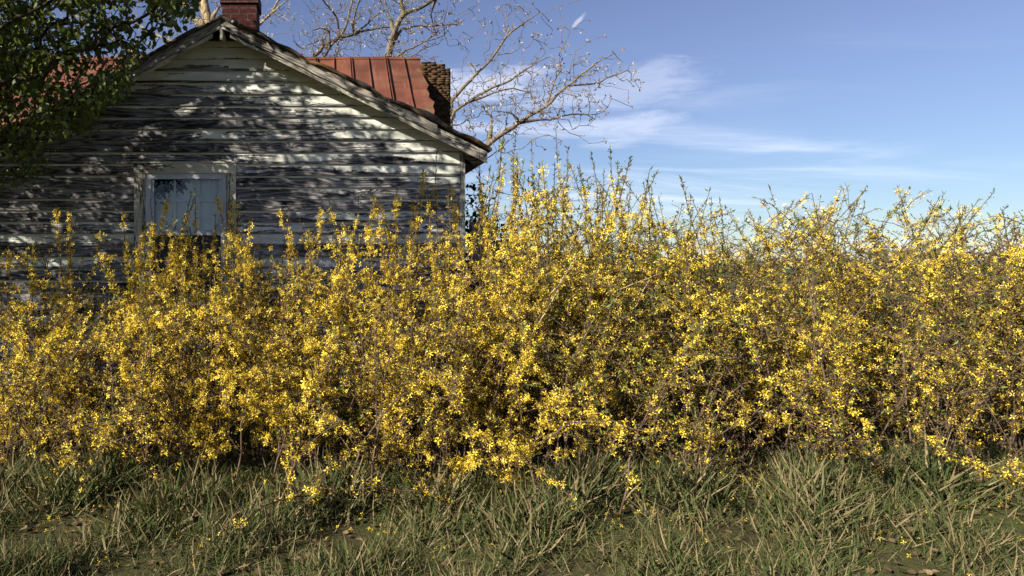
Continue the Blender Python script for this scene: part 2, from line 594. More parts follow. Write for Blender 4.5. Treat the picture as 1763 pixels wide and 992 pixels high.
# ------------------------------------------------------------------ the house
YW = 7.5                                   # plane of the gable wall
XC, XL = 1.469, -3.62                      # its right and left corners
XP = -1.08                                 # ridge of the wing
ZP = 4.087                                 # underside of the roof at the ridge
SR, SL = 0.49, 0.545                       # slopes right and left
house = empty('old_house', (XP, YW, 0), 'derelict grey clapboard house with peeling white paint and red metal back roof', 'house')


def under(x):
    return ZP - (SR * (x - XP) if x > XP else SL * (XP - x))


STEP = 0.125
Z0 = 3.394 - STEP * 25
WX0, WX1, WZ0, WZ1 = -1.96, -1.035, 1.13, 2.60      # window hole


def paint_bias(x, z):
    dr = under(x) - z
    b = -0.10
    b += 0.60 * max(0, 1 - dr / (0.30 if x > -1.2 else 0.16))
    if x > -0.3:
        b += 0.34 * max(0, 1 - dr / 0.75)
    if z > 3.72:
        b += 0.42
    if x > 0.7 and z > 2.75:
        b += 0.15
    b -= 0.17 * min(1, max(0, (-1.0 - x) / 0.9))
    if x > -1.0:
        b -= 0.10 * min(1, max(0, (2.75 - z) / 0.3))
    return b


def siding(name, fmap, a0, a1, z0, z1, parent, lim=None, hole=None, bias=None, seg=0.16):
    """lapped boards; fmap(a, out, z) -> world point; lim(z) -> allowed (a0, a1) at a height"""
    mb = MB()
    k = 0
    z = z0
    while z < z1 - 0.01:
        zb, zt = z, min(z + STEP + 0.012, z1)
        z += STEP
        k += 1
        lo0, hi0 = lim(zb) if lim else (a0, a1)
        lo1, hi1 = lim(zt) if lim else (a0, a1)
        lo0, hi0, lo1, hi1 = max(lo0, a0), min(hi0, a1), max(lo1, a0), min(hi1, a1)
        if hi0 - lo0 < 0.03:
            continue
        if hi1 < lo1:
            lo1 = hi1 = (lo1 + hi1) / 2
        spans = [(0.0, 1.0, 0)]
        if hole and zb + STEP * .5 > hole[2] and zb + STEP * .5 < hole[3]:
            spans = [(0.0, (hole[0] - lo0) / (hi0 - lo0), 0), ((hole[1] - lo0) / (hi0 - lo0), 1.0, 1)]
        bb = random.gauss(-0.02, 0.18)
        w1, w2 = random.uniform(0, 6), random.uniform(0, 6)
        joint = random.uniform(0.25, 0.8)
        for f0, f1, sd in spans:
            n = max(1, int((f1 - f0) * (hi0 - lo0) / seg))
            uo, vo = random.uniform(0, 50), random.uniform(0, 50)
            for s in range(n):
                q = []
                for f in (f0 + (f1 - f0) * s / n, f0 + (f1 - f0) * (s + 1) / n):
                    ab = lo0 + (hi0 - lo0) * f
                    at = min(max(ab, lo1), hi1)
                    wob = 0.0022 * math.sin(ab * 2.1 + w1) + 0.0016 * math.sin(ab * 5.3 + w2)
                    cup = 0.003 * math.sin(ab * 1.3 + w2)
                    q.append((ab, at, wob, cup))
                if f0 + (f1 - f0) * s / n > joint and sd == 0:
                    uo2, vo2 = uo + 17.3, vo + 5.1
                else:
                    uo2, vo2 = uo, vo
                (b0, t0, wo0, c0), (b1, t1, wo1, c1) = q
                hgt = zt - zb
                zm = zb + hgt * 0.5
                m0, m1 = (b0 + t0) / 2, (b1 + t1) / 2
                bi = (lambda x_, z_: bb + (bias(x_, z_) if bias else 0.05))
                A, B = fmap(b0, 0.029 + c0, zb + wo0), fmap(b1, 0.029 + c1, zb + wo1)
                C, D = fmap(m1, 0.017, zm), fmap(m0, 0.017, zm)
                E, G_ = fmap(t1, 0.005, zt), fmap(t0, 0.005, zt)
                rows_ = []
                for fr_, add in ((0.0, -.60), (0.12, -.40), (0.19, 0.0), (0.72, 0.02), (0.80, .30), (1.0, .40)):  # bare dark lower rows put the lap's shadow line into the colour
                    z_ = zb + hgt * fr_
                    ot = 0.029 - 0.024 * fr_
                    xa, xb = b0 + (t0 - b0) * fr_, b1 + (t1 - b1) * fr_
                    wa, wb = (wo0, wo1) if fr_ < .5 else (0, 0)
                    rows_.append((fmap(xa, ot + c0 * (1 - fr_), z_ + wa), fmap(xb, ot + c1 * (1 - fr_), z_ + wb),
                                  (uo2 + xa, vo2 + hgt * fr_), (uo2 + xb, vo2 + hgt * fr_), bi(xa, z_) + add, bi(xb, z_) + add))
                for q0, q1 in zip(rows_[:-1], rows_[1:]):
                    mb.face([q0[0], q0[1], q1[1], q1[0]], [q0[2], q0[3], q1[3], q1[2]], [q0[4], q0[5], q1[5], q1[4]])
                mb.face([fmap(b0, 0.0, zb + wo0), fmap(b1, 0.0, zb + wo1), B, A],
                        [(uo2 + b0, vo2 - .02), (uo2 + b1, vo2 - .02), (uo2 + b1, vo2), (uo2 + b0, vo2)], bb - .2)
    return mb.build(name, M['siding'], parent)


def gl_lim(z):
    h_ = ZP - z
    return XP - h_ / SL, XP + h_ / SR


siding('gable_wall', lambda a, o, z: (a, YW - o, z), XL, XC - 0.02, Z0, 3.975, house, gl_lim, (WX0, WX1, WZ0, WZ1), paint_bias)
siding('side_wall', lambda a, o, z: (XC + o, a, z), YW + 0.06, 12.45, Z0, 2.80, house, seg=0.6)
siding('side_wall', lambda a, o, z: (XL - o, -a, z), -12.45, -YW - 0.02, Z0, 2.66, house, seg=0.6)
# backing that makes the wing light-tight
mb = MB()
for (x0, x1, z0_, z1_) in ((XL + .02, WX0 - .01, .0, 2.62), (WX1 + .01, XC - .03, .0, 2.80), (WX0 - .01, WX1 + .01, .0, WZ0 - .02), (WX0 - .01, WX1 + .01, WZ1 + .02, 3.2)):
    mb.box(x0, x1, YW + .004, YW + .03, z0_, z1_, -1)
mb.face([(XL + .02, YW + .017, 2.62), (WX0 - .02, YW + .017, 2.62), (WX0 - .02, YW + .017, under(WX0 - .02) - .02), (XL + .02, YW + .017, under(XL) - .03)], [(0, 0)] * 4, -1)
mb.face([(WX1 + .02, YW + .017, 2.80), (XC - .03, YW + .017, 2.80), (XC - .03, YW + .017, under(XC) - .02), (XP, YW + .017, ZP - .03), (WX1 + .02, YW + .017, under(WX1) - .03)], [(0, 0)] * 5, -1)
mb.face([(WX0 - .02, YW + .017, 3.2), (WX1 + .02, YW + .017, 3.2), (WX1 + .02, YW + .017, under(WX1) - .03), (XP, YW + .017, ZP - .03), (WX0 - .02, YW + .017, under(WX0) - .03)], [(0, 0)] * 5, -1)
mb.box(XL + .02, XC - .02, YW + .04, 12.4, 0.30, 0.34, -1)
mb.build('inner_sheathing', M['dark_wood'], house)
mb = MB()
mb.box(XC - 0.024, XC + 0.030, YW - 0.030, YW + 0.055, 0.12, under(XC) - 0.01, -0.04, 'z', seg=14, jit=0.0012)
mb.build('corner_board', M['trim'], house)
mb = MB()
mb.box(XL - 0.03, XL + 0.05, YW - 0.030, YW + 0.012, 0.12, under(XL) - 0.01, 0.05, 'z', seg=14, jit=0.0012)
mb.build('corner_board', M['trim'], house)
mb = MB()
mb.box(XL, XC, YW + .02, YW + .2, -0.2, 0.26, -1)
mb.build('foundation', M['dark_wood'], house)

# roof of the wing: sheet, fascia boards, soffit
YF = 7.22                                   # front face of the rake boards
XER, XEL = 1.70, -3.88                      # eaves
YB = 13.4
TH = 0.055
nR = np.array([SR, 0, 1]) / math.hypot(SR, 1)


def rz(x):
    return ZP + TH - (SR * (x - XP) if x > XP else SL * (XP - x))


def roof_sheet():
    V, Fc = [], []
    xs = np.concatenate([np.linspace(XEL, XP, 20), np.linspace(XP, XER + .02, 44)[1:]])
    ys = [YF - 0.045, YF + 0.05, 8, 9, 10, 11, 12, YB]
    for x in xs:
        lift = 0.012 * math.sin(x * 7.3) + 0.010 * math.sin(x * 17.1 + 1)
        if x > 0.3:
            lift += 0.012 * math.sin((x - 0.3) * 11) + 0.02 * max(0, math.sin((x - .55) * 3.1))
        for j, y in enumerate(ys):
            e = (0.012 * math.sin(x * 23) + 0.01 * math.sin(x * 41 + 2)) if j == 0 else 0
            l_ = lift if j < 2 else 0.0
            V.append((x, y + e, rz(x) + l_ + 0.006))
            V.append((x, y + e, rz(x) + min(l_, 0.004) - 0.022))
    n = len(ys) * 2
    for i in range(len(xs) - 1):
        for j in range(len(ys) - 1):
            a, b = i * n + 2 * j, (i + 1) * n + 2 * j
            Fc.append((a, b, b + 2, a + 2))
            Fc.append((a + 1, a + 3, b + 3, b + 1))
        a, b = i * n, (i + 1) * n
        Fc.append((a + 1, b + 1, b, a))
        e = 2 * (len(ys) - 1)
        Fc.append((a + e, b + e, b + e + 1, a + e + 1))
    for i in (0, len(xs) - 1):
        for j in range(len(ys) - 1):
            a = i * n + 2 * j
            Fc.append((a, a + 2, a + 3, a + 1))
    return mesh_np('wing_roof', np.array(V), np.array(Fc))


roof = link('wing_roof', roof_sheet(), M['shingle'], house)


def rake(side, x0, x1, y, dz, h_, th, bias, name, seg):
    s = SR if side > 0 else SL
    p0 = np.array([x0, y, rz(x0) - 0.024 - dz])
    p1 = np.array([x1, y, rz(x1) - 0.024 - dz])
    mb_ = MB()
    mb_.slab(p0, p1 - p0, (0, 0, -h_), (0, th, 0), bias, seg=seg, jit=0.0022)
    return mb_.build(name, M['trim'], house)


rake(+1, XP + 0.004, 1.16, YF, 0.0, 0.098, 0.022, -0.12, 'rake_board', 26)
rake(-1, XP - 0.004, XEL + .02, YF, 0.0, 0.100, 0.022, -0.14, 'rake_board', 26)
rake(+1, XP + 0.09, XER - 0.015, YF + 0.0245, 0.028, 0.118, 0.022, 0.0, 'rake_board', 26)
rake(-1, XP - 0.09, XEL + .04, YF + 0.0245, 0.028, 0.118, 0.022, 0.0, 'rake_board', 26)
# soffit boards under the overhang
for side, xe in ((1, XER - .03), (-1, XEL + .05)):
    mb = MB()
    x0 = XP + side * 0.16
    for y0, y1 in ((YF + 0.05, YF + 0.155), (YF + 0.158, YW - 0.002)):
        p0 = np.array([x0, y0, under(x0) - 0.003])
        p1 = np.array([xe, y0, under(xe) - 0.003])
        mb.slab(p0, p1 - p0, (0, y1 - y0, 0), (0, 0, 0.016), 0.42, seg=10, jit=0.001)
    mb.build('soffit', M['trim'], house)
# dark ridge end and the short drop piece under the peak
mb = MB()
mb.slab((XP - 0.012, YF + 0.004, ZP - 0.19), (0, 0, 0.16), (0.026, 0, 0), (0, 0.024, 0), 0.35, seg=3, jit=.002)
mb.slab((XP - 0.016, YF + 0.03, ZP - 0.115), (0, YW - YF - .04, -.045), (0.036, 0, 0), (0, 0, 0.05), 0.30)
mb.build('ridge_bracket', M['trim'], house)
mb = MB()
mb.slab((XP - .26, YW - .016, 3.966), (.52, 0, 0), (0, 0, .012), (0, .014, 0), -.6)
mb.face([(XP - .20, YW - .004, 3.97), (XP + .22, YW - .004, 3.97), (XP, YW - .004, ZP)], [(0, 0), (.4, 0), (.2, .1)], -1)
mb.build('peak_board', M['dark_wood'], house)
# boxed eave on the right
mb = MB()
mb.box(XER - .05, XER - .028, YF + .06, 12.3, 2.635, 2.735, -0.2, 'y')
mb.build('eave_board', M['trim'], house)
mb = MB()
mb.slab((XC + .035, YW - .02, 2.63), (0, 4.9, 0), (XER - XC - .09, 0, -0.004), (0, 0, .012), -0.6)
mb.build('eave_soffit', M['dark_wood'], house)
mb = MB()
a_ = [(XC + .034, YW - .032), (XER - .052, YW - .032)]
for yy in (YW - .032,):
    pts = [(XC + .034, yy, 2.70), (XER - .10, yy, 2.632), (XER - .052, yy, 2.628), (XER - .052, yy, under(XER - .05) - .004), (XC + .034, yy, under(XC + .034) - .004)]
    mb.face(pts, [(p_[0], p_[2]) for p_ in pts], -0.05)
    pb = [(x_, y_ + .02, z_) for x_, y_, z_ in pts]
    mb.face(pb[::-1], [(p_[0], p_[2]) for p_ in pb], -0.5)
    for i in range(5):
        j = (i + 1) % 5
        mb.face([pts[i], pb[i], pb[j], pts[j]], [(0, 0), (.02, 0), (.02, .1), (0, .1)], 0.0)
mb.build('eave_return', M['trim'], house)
# old wire insulators on the rake
def lathe(prof, n=10):
    V, Q = [], []
    for r_, z_ in prof:
        for k in range(n):
            a = 2 * math.pi * k / n
            V.append((r_ * math.cos(a), r_ * math.sin(a), z_))
    for i in range(len(prof) - 1):
        for k in range(n):
            k2 = (k + 1) % n
            Q.append((i * n + k, i * n + k2, (i + 1) * n + k2, (i + 1) * n + k))
    return np.array(V), np.array(Q)


knob_prof = [(0.0, 0.0), (.014, 0.0), (.015, .006), (.009, .012), (.009, .020), (.016, .028), (.016, .040), (.010, .046), (0, .047)]
for px, py, sc in ((402, 40, 1.0), (402, 57, 0.8), (670, 174, 0.9)):
    V, Q = lathe(knob_prof)
    p = P(px, py, YF)
    V = V * sc
    V = np.stack([V[:, 0], -V[:, 2], V[:, 1]], axis=1) + p
    link('wire_insulator', mesh_np('wire_insulator', V, Q, smooth=True), M['porcelain'], house)

# window of the wing
win = bpy.data.objects.new('window', None)
COL.objects.link(win)
win.parent = house
win.location = (WX0 - XP, 0, WZ0)
cs = MB()
cs.box(-2.052, -0.952, YW - .046, YW - .002, 2.545, 2.650, 0.16, 'x', seg=8, jit=.001)
cs.box(-2.058, -0.946, YW - .056, YW - .002, 2.652, 2.664, 0.2, 'x')
cs.box(-2.046, -1.928, YW - .040, YW - .002, 1.16, 2.544, 0.07, 'z', seg=8, jit=.001)
cs.box(-1.062, -0.958, YW - .040, YW - .002, 1.16, 2.544, 0.10, 'z', seg=8, jit=.001)
cs.box(-2.10, -0.91, YW - .085, YW - .002, 1.105, 1.158, 0.15, 'x')
cs.build('window_casing', M['trim'], win)
sf = MB()
S0, S1, ST = -1.926, -1.064, 2.543
sf.box(S0, S0 + .055, YW - .030, YW + .012, 1.16, ST - .062, 0.2, 'z')
sf.box(S1 - .055, S1, YW - .030, YW + .012, 1.16, ST - .062, 0.2, 'z')
sf.box(S0, S1, YW - .030, YW + .012, ST - .060, ST, 0.2, 'x')
sf.box(S0 + .057, S0 + .087, YW - .016, YW + .014, 1.905, ST - .064, 0.3, 'z')
sf.box(S1 - .080, S1 - .057, YW - .016, YW + .014, 1.905, ST - .064, 0.3, 'z')
sf.box(S0 + .058, S1 - .058, YW - .018, YW + .013, 1.880, 1.935, 0.3, 'x')
sf.build('storm_frame', M['window_paint'], win)
G0, G1 = S0 + .087, S1 - .080
ms = MB()
for px in (301, 342):
    x = (px - CX) * (YW + .05) / F
    ms.box(x - .011, x + .011, YW + .042, YW + .058, 1.90, ST - .02, 0.4, 'z')
ms.box(S0 + .03, S1 - .03, YW + .041, YW + .059, 2.245, 2.268, 0.4, 'x')
ms.box(S0 + .03, S1 - .03, YW + .041, YW + .059, 1.90, 1.935, 0.4, 'x')
ms.build('sash_bars', M['sash_paint'], win)
gb = MB()
gb.face([(G0, YW + .001, 1.935), (G1, YW + .001, 1.935), (G1, YW + .001, ST - .062), (G0, YW + .001, ST - .062)], [(0, 0), (1, 0), (1, 1), (0, 1)])
gb.build('pane', M['glass'], win)
gb = MB()
gb.face([(S0 + .056, YW + .001, 1.165), (S1 - .056, YW + .001, 1.165), (S1 - .056, YW + .001, 1.879), (S0 + .056, YW + .001, 1.879)], [(0, 0), (1, 0), (1, 1), (0, 1)])
gb.build('dark_lower_pane', M['dark_pane'], win)  # dark sheet added in place of the lower glass to avoid reflections
# faded cloth behind the upper sash, with a hole top left imitating dark leaf reflections
nxc, nzc = 170, 110
V, Q = [], []
cx0, cx1, cz0, cz1 = S0 - .02, S1 + .02, 1.885, 2.56
ok = np.zeros((nzc + 1, nxc + 1), bool)
for j in range(nzc + 1):
    for i in range(nxc + 1):
        x = cx0 + (cx1 - cx0) * i / nxc
        z = cz0 + (cz1 - cz0) * j / nzc
        V.append((x, YW + .085 + .006 * math.sin(x * 46) + .004 * math.sin(x * 107 + z * 3), z))
        dx_, dz_ = x - G0, (ST - .062) - z
        edge = .21 + .045 * math.sin(x * 31) + .035 * math.sin(z * 37 + 1) + .05 * math.sin(x * 83 + z * 61) + .03 * math.sin(x * 151 - z * 120) - .50 * max(0, dx_ - .06)
        ok[j, i] = dz_ > edge or dx_ > .36
for j in range(nzc):
    for i in range(nxc):
        if ok[j, i] or ok[j + 1, i + 1]:
            a = j * (nxc + 1) + i
            Q.append((a, a + 1, a + nxc + 2, a + nxc + 1))
link('curtain', mesh_np('curtain', np.array(V), np.array(Q), smooth=True), M['curtain'], win)

# chimney of the wing
def brick_box(mb, x0, x1, y0, y1, z0, z1):
    w_, dd = x1 - x0, y1 - y0
    for (a, b, u0, l_) in (((x0, y0), (x1, y0), 0, w_), ((x1, y0), (x1, y1), w_, dd), ((x1, y1), (x0, y1), w_ + dd, w_), ((x0, y1), (x0, y0), 2 * w_ + dd, dd)):
        mb.face([(*a, z0), (*b, z0), (*b, z1), (*a, z1)], [(u0, z0), (u0 + l_, z0), (u0 + l_, z1), (u0, z1)])
    mb.face([(x0, y0, z1), (x1, y0, z1), (x1, y1, z1), (x0, y1, z1)], [(0, 0), (w_, 0), (w_, dd), (0, dd)])
    mb.face([(x0, y1, z0), (x1, y1, z0), (x1, y0, z0), (x0, y0, z0)], [(0, 0), (w_, 0), (w_, dd), (0, dd)])


mb = MB()
cx0, cx1, cy0, cy1 = -1.305, -0.868, 8.80, 9.22
brick_box(mb, cx0, cx1, cy0, cy1, 3.7, 4.858)
brick_box(mb, cx0 - .022, cx1 + .022, cy0 - .022, cy1 + .022, 4.858, 5.01)
brick_box(mb, cx0 - .002, cx1 + .002, cy0 - .002, cy1 + .002, 5.01, 5.16)
ch = mb.build('chimney', M['brick'], roof)
mb = MB()
pts = [(cx0 - .05, rz(cx0 - .05)), (XP, rz(XP)), (cx1 + .05, rz(cx1 + .05))]
for i in range(2):
    (xa, za), (xb, zb) = pts[i], pts[i + 1]
    mb.slab((xa, cy0 - .05, za + .008), (xb - xa, 0, zb - za), (0, .52, 0), (0, 0, .006), 0)
mb.build('flashing', M['lead'], roof)

# main house behind, under the red metal roof
YR, ZR, SM = 16.0, 6.27, 0.83
MXR, MXL = 2.16, -8.6
YE = 12.15
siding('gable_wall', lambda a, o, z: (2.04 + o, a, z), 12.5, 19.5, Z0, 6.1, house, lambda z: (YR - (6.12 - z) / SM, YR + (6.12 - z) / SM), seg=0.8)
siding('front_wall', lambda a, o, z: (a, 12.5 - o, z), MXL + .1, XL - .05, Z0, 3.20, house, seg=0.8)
mb = MB()
mb.box(XC + .04, 2.03, 12.48, 12.5, 0.2, 3.2, 0)
mb.build('front_wall', M['siding'], house)
mb = MB()
mb.box(MXL + .1, 2.03, 19.48, 19.5, 0.2, 3.2, 0)
mb.build('rear_wall', M['siding'], house)
mb = MB()
mb.face([(MXL + .1, 12.5, .2), (MXL + .1, 19.5, .2), (MXL + .1, 19.5, 3.2), (MXL + .1, YR, 6.1), (MXL + .1, 12.5, 3.2)], [(0, 0)] * 5, 0)
mb.build('gable_wall', M['siding'], house)

V, Fc = [], []
xs = np.concatenate([np.linspace(MXL, 1.5, 30), np.linspace(1.5, MXR, 12)[1:]])
ts = np.linspace(0, 1, 26)
for sgn in (-1, 1):
    o_ = len(V)
    for i, x in enumerate(xs):
        for t_ in ts:
            y = YR + sgn * t_ * (YR - YE)
            xx = x
            if i == len(xs) - 1:
                xx += 0.025 * math.sin(t_ * 31) + 0.03 * math.sin(t_ * 73 + 1) + random.gauss(0, .012) + (.03 if t_ > .3 else 0)
            V.append((xx, y, ZR - SM * abs(y - YR) + .012 * math.sin(x * 2.2 + t_ * 5)))
    n = len(ts)
    for i in range(len(xs) - 1):
        for j in range(n - 1):
            a = o_ + i * n + j
            Fc.append((a, a + n, a + n + 1, a + 1))
base = len(V)
V2 = [(x, y, z - .05) for x, y, z in V]
Fc2 = [tuple(base + q for q in f[::-1]) for f in Fc]
main_roof = link('metal_roof', mesh_np('metal_roof', np.array(V + V2), np.array(Fc + Fc2)), M['red_metal'], house)
sl = np.array([0, -(YR - YE), -SM * (YR - YE)])
for px, dbl in ((575, 0), (604, 1), (634, 0), (664, 1), (694, 0), (545, 1), (515, 0), (485, 1), (455, 0), (425, 1)):
    x = (px - CX) * YR / F
    for o_ in ((-.022, .022) if dbl else (0,)):
        p0 = np.array([x + o_ - .009, YR - .06, ZR - .05])
        mb = MB()
        mb.slab(p0, sl * .985, (.012, 0, 0), (0, 0, .066), 0, seg=8, jit=.003)
        mb.build('standing_seam', M['red_metal'], main_roof)
x = (425 - CX) * YR / F
k = 0
while x > MXL + .3:
    x -= .4
    k += 1
    for o_ in ((-.022, .022) if k % 2 else (0,)):
        mb = MB()
        mb.slab(np.array([x + o_ - .009, YR - .06, ZR - .05]), sl * .985, (.012, 0, 0), (0, 0, .066), 0)
        mb.build('standing_seam', M['red_metal'], main_roof)
mb = MB()
mb.slab((MXL, YR - .10, ZR - .06), (MXR - MXL + .01, 0, 0), (0, .10, .085), (0, .012, -.014), 0, seg=20, jit=.003)
mb.slab((MXL, YR + .10, ZR - .06), (MXR - MXL + .01, 0, 0), (0, -.10, .085), (0, -.012, -.014), 0, seg=20, jit=.003)
mb.build('ridge_cap', M['red_metal'], main_roof)
mb = MB()
for sgn in (-1, 1):
    p0 = np.array([MXR - .05, YR, ZR - .055])
    mb.slab(p0, (0, sgn * (YR - YE), -SM * (YR - YE)), (0, 0, -.14), (.022, 0, 0), -.1, seg=12, jit=.002)
mb.build('verge_board', M['trim'], main_roof)

# crumbling brick chimney on the gable end: courses of loose eroded bricks
def mk_loose():
    m_, t = mat('eroded_brick')
    o = t.n('ShaderNodeTexCoord').outputs['Object']
    n = t.noise(o, 30, 4, 0.7)
    n2 = t.noise(o, 2.5, 4, 0.6)
    cr = t.n('ShaderNodeValToRGB')
    e = cr.color_ramp.elements
    e[0].color = (0.026, 0.015, 0.009, 1)
    e[1].color = (0.110, 0.062, 0.030, 1)
    t.set(cr.inputs[0], t.attr('rnd'))
    c = t.mix(t.ramp(n, 0.35, 0.75), cr.outputs[0], (0.055, 0.034, 0.018))
    c = t.mix(t.m('MULTIPLY', t.ramp(n2, 0.5, 0.7), 0.6), c, (0.060, 0.048, 0.020))
    principled(t, c, 0.95, n, 0.9, 0.02, 0.1)
    return m_


M['loose_brick'] = mk_loose()
BX0, BX1, BY0, BY1 = 2.13, 2.765, 15.40, 16.45
cube = np.array([(x, y, z) for z in (0, 1) for y in (0, 1) for x in (0, 1)], float)
cf = np.array([(0, 2, 3, 1), (4, 5, 7, 6), (0, 1, 5, 4), (2, 6, 7, 3), (0, 4, 6, 2), (1, 3, 7, 5)])
V, Q, rn = [], [], []
zc = 0.0
row = 0
while zc < 6.03:
    for side in range(4):
        a0, a1 = ((BX0, BX1), (BY0, BY1))[side % 2]
        a = a0 + (0.0 if row % 2 else -0.07) + random.gauss(0, .01)
        while a < a1:
            l_ = random.choice((.10, .19, .20, .205))
            lo, hi = max(a, a0), min(a + l_, a1)
            a += l_ + .007
            if hi - lo < .03:
                continue
            top = 6.04 - .16 * max(0, ((lo + hi) / 2 - BX0 - .30) / .34) if side % 2 == 0 else (6.04 if side == 3 else 5.88)
            if zc + .07 > top + random.gauss(0, .014):
                continue
            out = random.gauss(0, .006)
            if side == 0: b_ = (lo, hi, BY0 - out, BY0 + .1)
            elif side == 2: b_ = (lo, hi, BY1 - .1, BY1 + out)
            elif side == 1: b_ = (BX1 - .1, BX1 + out, lo, hi)
            else: b_ = (BX0 - out, BX0 + .1, lo, hi)
            q = cube * np.array([b_[1] - b_[0], b_[3] - b_[2], .046]) + np.array([b_[0], b_[2], zc + random.gauss(0, .004)])
            q += rng.normal(0, .003, q.shape)
            Q.append(cf + 8 * len(V))
            V.append(q)
            rn.append(np.full(8, random.random()))
    zc += .051
    row += 1
q = cube * np.array([BX1 - BX0 - .03, BY1 - BY0 - .03, 5.8]) + np.array([BX0 + .015, BY0 + .015, 0])
Q.append(cf + 8 * len(V))
V.append(q)
rn.append(np.full(8, 0.1))
chim2 = link('chimney', mesh_np('chimney', np.concatenate(V), np.concatenate(Q), {'rnd': np.concatenate(rn)}), M['loose_brick'], main_roof)
chim2['label'] = 'crumbling brown brick chimney without a cap'
ch['label'] = 'dark red brick chimney with corbelled top'

# ------------------------------------------------------------------ leaf and flower templates
leaf_v = np.array([(0, 0, 0), (0, .34, -.05), (0, .70, -.07), (0, 1.0, -.02), (-.34, .22, .05), (-.33, .58, .04), (.34, .22, .05), (.33, .58, .04)], float)
leaf_f = np.array([(0, 1, 4, 4), (4, 1, 2, 5), (5, 2, 3, 3), (0, 6, 1, 1), (6, 7, 2, 1), (7, 3, 2, 2)])
leaf_t = np.array([(0, 1, 4), (4, 1, 2), (4, 2, 5), (5, 2, 3), (0, 6, 1), (6, 7, 2), (6, 2, 1), (7, 3, 2)])
lance_v = np.array([(0, 0, 0), (-.15, .42, .04), (0, 1, -.03), (.15, .42, .04), (0, .45, -.02)], float)
lance_t = np.array([(0, 4, 1), (1, 4, 2), (0, 3, 4), (3, 2, 4)])


def petals(n=4):
    V, T = [], []
    for k in range(n):
        a = 2 * math.pi * k / n
        for (l_, wd, fwd) in ((.10, 0, .05), (.55, -.19, .42), (.55, .19, .42), (1.0, 0, .50 if k % 2 else .30)):
            r_, s_ = l_, wd
            V.append((r_ * math.cos(a) - s_ * math.sin(a), fwd, r_ * math.sin(a) + s_ * math.cos(a)))
        T.append((4 * k, 4 * k + 1, 4 * k + 3, 4 * k + 2))
    return np.array(V, float), np.array(T)


flower_v, flower_q = petals()


def rdir(n, bias=(0, 0, 0)):
    d = rng.normal(0, 1, (n, 3)) + np.array(bias)
    return d


# ------------------------------------------------------------------ the leafy tree at the left
def inpoly(px, py, poly):
    c = np.zeros(len(px), bool)
    j = len(poly) - 1
    for i in range(len(poly)):
        xi, yi = poly[i]
        xj, yj = poly[j]
        k = ((yi > py) != (yj > py)) & (px < (xj - xi) * (py - yi) / (yj - yi + 1e-9) + xi)
        c ^= k
        j = i
    return c


CROWN = [(-60, -60), (352, -60), (345, 0), (332, 28), (300, 60), (262, 84), (238, 118), (212, 185), (178, 186), (168, 240), (120, 225), (95, 262), (112, 288), (70, 318), (-60, 330)]


def sunprob(q):
    """openings cut in the crown where sun is wanted on the wall"""
    tt = (q[:, 1] - YW) / SUN[1]
    hx, hz = q[:, 0] - SUN[0] * tt, q[:, 2] - SUN[2] * tt
    prob = np.ones(len(q))
    for (ex, ez, rx, rz_, p_) in SUNSPOTS:
        wob = 1 + .35 * np.sin(hx * 23 + ex * 9) + .3 * np.sin(hz * 31 + ex * 5)
        prob = np.where(((hx - ex) / rx) ** 2 + ((hz - ez) / rz_) ** 2 < wob, np.minimum(prob, p_), prob)
    # leaves thinned to let the sun onto the tops of the bushes
    tt = (q[:, 1] - 5.8) / SUN[1]
    hx, hz = q[:, 0] - SUN[0] * tt, q[:, 2] - SUN[2] * tt
    prob = np.where((tt > 0) & (hz > .1) & (hz < 2.15) & (hx > -2.5), prob * .12, prob)
    # and thinned further left to keep shade off the boughs over the gable
    tt = (q[:, 1] - 5.2) / SUN[1]
    hx, hz = q[:, 0] - SUN[0] * tt, q[:, 2] - SUN[2] * tt
    prob = np.where((tt > .45) & (hz > 2.1) & (hz < 3.8) & (hx > -2.6) & (hx < -.9), prob * .25, prob)
    return prob


